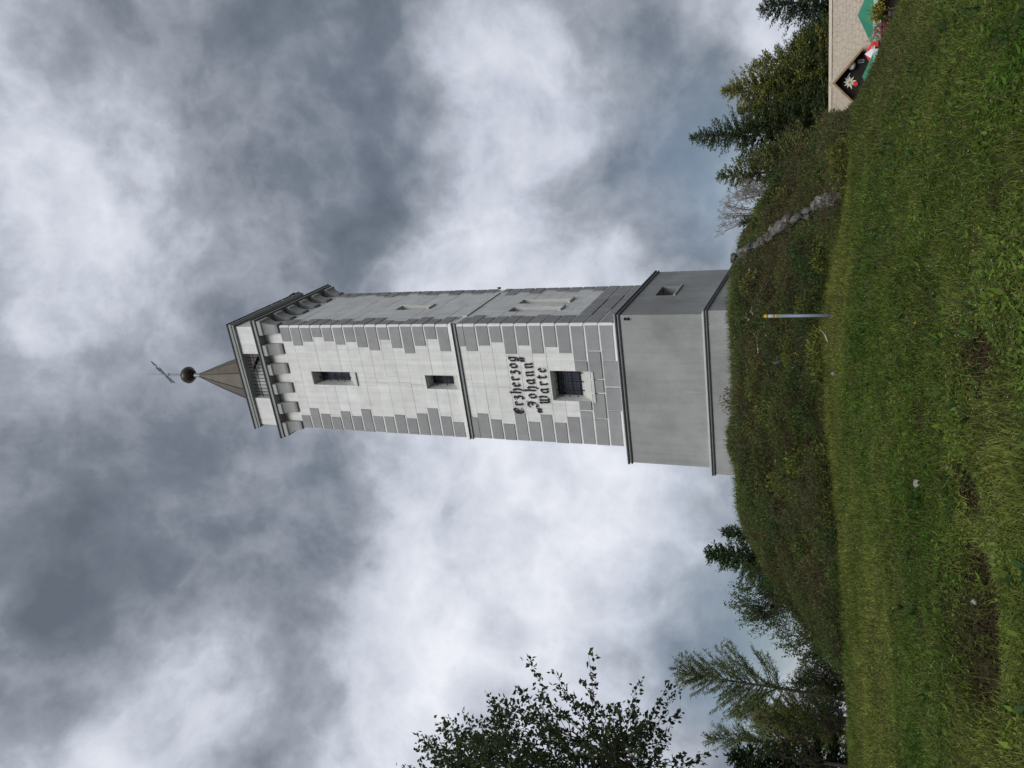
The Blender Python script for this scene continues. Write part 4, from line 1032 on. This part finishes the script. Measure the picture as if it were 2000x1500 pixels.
cl2 = fbm(x-9, y+3, 3.2, 3); hgt = (.022+.05*tall+.11*np.clip(cl2-.5, 0, 1))*rng.uniform(.5, 1.6, len(x))*(1+np.clip((r-13)/8, 0, 1)*.6)
lg = blades('lawn_grass', x, y, hgt, .0045+.0004*r, grass_col(x, y), 1.7); tag(lg, kind='stuff')
# broad little leaves: clover, plantain, lady's mantle
x, y = polar_sample(170000, 3.6, 16, -.72, .72, .8)
r, az, rf, hill = polar(x, y); pk = fbm(x+3, y+40, 1.3, 3)
keep = (r < rf) & (rng.random(len(x)) > np.clip(holemask(x, y)*1.5-.4, 0, .9)) & (rng.random(len(x)) < np.clip((pk-.35)*4, .05, 1))
x, y = x[keep], y[keep]; n = len(x); z = land(x, y)
P = np.stack([x, y, z+rng.uniform(.005, .05, n)], 1); d = rng.normal(size=(n, 3)); d[:, 2] = rng.uniform(-.1, .5, n)
big = rng.random(n) < .12
ln = np.where(big, rng.uniform(.05, .11, n), rng.uniform(.018, .042, n))
lc = grass_col(x, y)*np.array([[.9, 1.1, .9]])
S = unit(np.cross(unit(d), np.array([0, 0, 1.0])+rng.normal(size=(n, 3))*.3))
hl = kite_mesh('herb_leaves', P, d, ln, ln*np.where(big, .42, .8), lc, M['leaf'], None, S); tag(hl, kind='stuff')
# crumbs of bare earth in the hollows
xs, ys = [], []
for (hx_, hy_, hr, hd) in HOLES:
    m = int(9000*hr); xs.append(hx_+rng.normal(size=m)*hr*.62); ys.append(hy_+rng.normal(size=m)*hr*1.3)
x = np.concatenate(xs); y = np.concatenate(ys); n = len(x); z = land(x, y)
P = np.stack([x, y, z+rng.uniform(-.004, .016, n)], 1); d = rvec(n); d[:, 2] = np.abs(d[:, 2])*.7
cc = np.array([(.05, .032, .018), (.085, .058, .034), (.035, .022, .014), (.12, .09, .05)])[rng.integers(0, 4, n)]*rng.uniform(.7, 1.2, (n, 1))
so = kite_mesh('earth_crumbs', P, d, rng.uniform(.012, .05, n), rng.uniform(.008, .02, n), cc, M['leaf']); tag(so, kind='stuff')
# coarse weeds: rosettes of long leaves standing in the near lawn
x, y = polar_sample(900, 4.2, 12, -.6, .6, .9); k = fbm(x+8, y+70, .9, 3) > .46; x, y = x[k], y[k]; n = len(x); m = 9
z = land(x, y); a = rng.uniform(0, 6.28, n*m); el = rng.uniform(.15, 1.2, n*m)
d = np.stack([np.cos(a)*np.cos(el), np.sin(a)*np.cos(el), np.sin(el)], 1); sz = np.repeat(rng.uniform(.05, .15, n), m)*rng.uniform(.6, 1.1, n*m)
cc = np.repeat(np.array([(.06, .12, .03), (.10, .17, .04), (.05, .10, .035), (.13, .16, .05)])[rng.integers(0, 4, n)], m, 0)*rng.uniform(.7, 1.3, (n*m, 1))
S = unit(np.stack([-np.sin(a), np.cos(a), np.zeros(n*m)], 1)+rng.normal(size=(n*m, 3))*.2)
wd = kite_mesh('meadow_weeds', np.repeat(np.stack([x, y, z+.005], 1), m, 0), d, sz, sz*np.repeat(rng.uniform(.22, .5, n), m), cc, M['leaf'], None, S); tag(wd, kind='stuff')
# longer seeding stalks
x, y = polar_sample(5200, 4.5, 19, -.6, .6, 1.4); r, az, rf, hill = polar(x, y); k = r < rf; x, y = x[k], y[k]
st = blades('seed_stalks', x, y, rng.uniform(.10, .24, len(x)), .0035+.0004*np.hypot(x, y), lerp((.13, .12, .05), (.09, .11, .03), rng.random(len(x))), .9); tag(st, kind='stuff')
# little flowers
def blossoms(name, n, r0, r1, cols, size, bias, a0=-.6, a1=.6, lift=.05):
    x, y = polar_sample(n, r0, r1, a0, a1, bias); r, az, rf, hill = polar(x, y); cl = fbm(x+77, y+5, .6, 2); k = (r < rf) & (rng.random(n) < np.clip((cl-.3)*3, .08, 1)); x, y = x[k], y[k]; n = len(x)
    z = land(x, y)+rng.uniform(.4, 1.3, n)*lift
    m = 5; a = np.tile(np.arange(m)*2*np.pi/m, n)+np.repeat(rng.uniform(0, 6, n), m)
    P = np.repeat(np.stack([x, y, z], 1), m, 0); d = np.stack([np.cos(a), np.sin(a), np.full(n*m, .35)], 1); tilt = np.repeat(rng.normal(size=(n, 3))*.35, m, 0)
    s = np.repeat(size*rng.uniform(.6, 1.3, n), m)
    c = np.array(cols)[rng.integers(0, len(cols), n)]
    o = kite_mesh(name, P, d+tilt, s, s*.8, np.repeat(c, m, 0), M['leaf']); tag(o, kind='stuff')
blossoms('white_clover_flowers', 1800, 4.5, 12, [(.55, .55, .5), (.45, .46, .4)], .008, 1.0)
blossoms('yellow_flowers', 3000, 6, 17.5, [(.55, .45, .03), (.5, .5, .15), (.5, .5, .4)], .011, 2.6)
blossoms('dandelion_flowers', 26, 5.5, 12, [(.7, .48, .02)], .02, 1.5)
# bank vegetation: low bilberry, heather and grass clumps
WPX = np.array([q[:2] for q in wp])
def off_wall(x, y):                                      # distance to the stone wall in plan
    d = np.full(np.shape(x), 99.0)
    for a, b2 in zip(WPX[:-1], WPX[1:]):
        for t_ in np.linspace(0, 1, 6): q = a+(b2-a)*t_; d = np.minimum(d, np.hypot(x-q[0], y-q[1]))
    return d
def edge_noise(x, y): return (fbm(x+21, y-8, 1.1, 3)-.5)*1.5
def bank_sample(n):
    x, y = on_land(n, -12, 14, 15, 28); r, az, rf, hill = polar(x, y)
    k = (r > rf-.1+edge_noise(x, y)) & (r < 26.5) & (hill > .25); return x[k], y[k]
def bank_col(x, y):
    t = fbm(x, y, .55, 4); u = fbm(x+50, y+20, 1.1, 3)
    pal = np.array([(.058, .078, .030), (.088, .098, .044), (.098, .090, .048), (.08, .11, .036)])
    c = lerp(pal[0], pal[1], np.clip((t-.35)/.25, 0, 1)); w = np.clip((u-.5)/.12, 0, 1); c = c*(1-w[:, None])+pal[2]*w[:, None]
    r, az, rf, hill = polar(x, y); topb = np.clip((r-22.6)/1.2, 0, 1); g = np.clip((fbm(x+9, y, .9, 3)-.55)/.08, 0, 1)
    topb = np.maximum(topb, g*.8); c = c*(1-topb[:, None])+np.array([.10, .135, .042])*topb[:, None]
    red = (rng.random(len(x)) < .05); c[red] = np.array([.15, .06, .035])
    yel = (rng.random(len(x)) < .03); c[yel] = np.array([.2, .2, .05])
    return np.clip(c*1.25*rng.uniform(.5, 1.5, (len(x), 1)), .003, 1)
x, y = bank_sample(420000); k = off_wall(x, y) > rng.uniform(.03, .3, len(x)); x, y = x[k], y[k]; cl = fbm(x+13, y+2, 1.9, 4); n = len(x)
hmax = np.clip((cl-.40)*2.2, .03, .48)*np.clip(1-(polar(x, y)[0]-21.8)/1.6, .12, 1)
z = land(x, y)+hmax*rng.random(n)**.6
P = np.stack([x, y, z], 1); d = rvec(n); d[:, 2] = np.abs(d[:, 2])*.8+.1; d[:, 1] -= .2
bs = kite_mesh('bank_undergrowth', P, d, rng.uniform(.04, .10, n), rng.uniform(.012, .03, n), bank_col(x, y), M['leaf']); tag(bs, kind='stuff')
# low bushy clumps of bilberry and heath
cx, cy = bank_sample(1500); r, az, rf, hill = polar(cx, cy); k = (r < 22.7) & (az < azel(1640, 300)[0]) & (az > -.6) & (off_wall(cx, cy) > .75); cx, cy = cx[k][:460], cy[k][:460]
Ps, Ds, Cs = [], [], []
for i in range(len(cx)):
    m = int(rng.uniform(120, 420)); R_ = rng.uniform(.14, .55); hh = R_*rng.uniform(.6, 1.15)
    d = rvec(m); d[:, 2] = np.abs(d[:, 2]); q = d*np.array([R_, R_, hh])*rng.uniform(.55, 1.05, (m, 1))
    Ps.append(np.stack([cx[i]+q[:, 0], cy[i]+q[:, 1], float(land(cx[i], cy[i]))+q[:, 2]], 1)); Ds.append(d+rng.normal(size=(m, 3))*.5)
    base = [(.055, .085, .028), (.075, .10, .03), (.10, .085, .045), (.15, .17, .04), (.06, .075, .035), (.085, .07, .04), (.07, .11, .03), (.05, .08, .03)][int(rng.integers(0, 8))]
    Cs.append(np.array(base)*1.3*rng.uniform(.6, 1.4, (m, 1)))
bc = kite_mesh('heath_clumps', np.concatenate(Ps), np.concatenate(Ds), .075, .035, np.concatenate(Cs), M['leaf']); tag(bc, kind='stuff')
x, y = bank_sample(95000); r, az, rf, hill = polar(x, y); dn = np.clip((r-22)/2, .25, 1); k = rng.random(len(x)) < dn; x, y = x[k], y[k]; r = r[k]
c = bank_col(x, y)*1.25; dry = rng.random(len(x)) < .18; c[dry] = np.array([.12, .095, .05])*rng.uniform(.6, 1.2, (dry.sum(), 1))
bg = blades('bank_grass', x, y, rng.uniform(.08, .30, len(x)), .012, c, .8); tag(bg, kind='stuff')
# grass round the foot of the tower and on the crest, thin weeds against the sky
rr_ = []
for (a0, a1, n_) in ((-.36, .36, 26000),):
    az_ = rng.uniform(a0, a1, n_); r_q = rng.uniform(23.6, 25.2, n_); rr_.append((r_q*np.sin(az_), r_q*np.cos(az_)))
x = np.concatenate([q[0] for q in rr_]); y = np.concatenate([q[1] for q in rr_]); r, az, rf, hill = polar(x, y); k = hill > .4; x, y = x[k], y[k]
cg = blades('crest_grass', x, y, rng.uniform(.04, .15, len(x))*(1+1.3*(rng.random(len(x)) < .04)), .012, lerp((.08, .11, .035), (.14, .15, .055), rng.random(len(x))), .6); tag(cg, kind='stuff')
# limestone chips lying on the upper bank
mb = MB()
for k in range(46):
    px = random.gauss(1478, 32); py = random.gauss(585, 45)
    if not (1440 < px < 1600 and 470 < py < 900): continue
    p = hit(px, py); s_ = random.uniform(.02, .06); q = rock_mb((s_, s_*.8, s_*.6), 900+k, n=(5, 3)); i0 = len(mb.v)
    mb.v += [(v[0]+p[0], v[1]+p[1]-.05, v[2]+p[2]+.12) for v in q.v]; mb.f += [tuple(i+i0 for i in f) for f in q.f]; mb.m += q.m
ch = mb.build('limestone_rubble', M['gravelm']); tag(ch, kind='stuff')
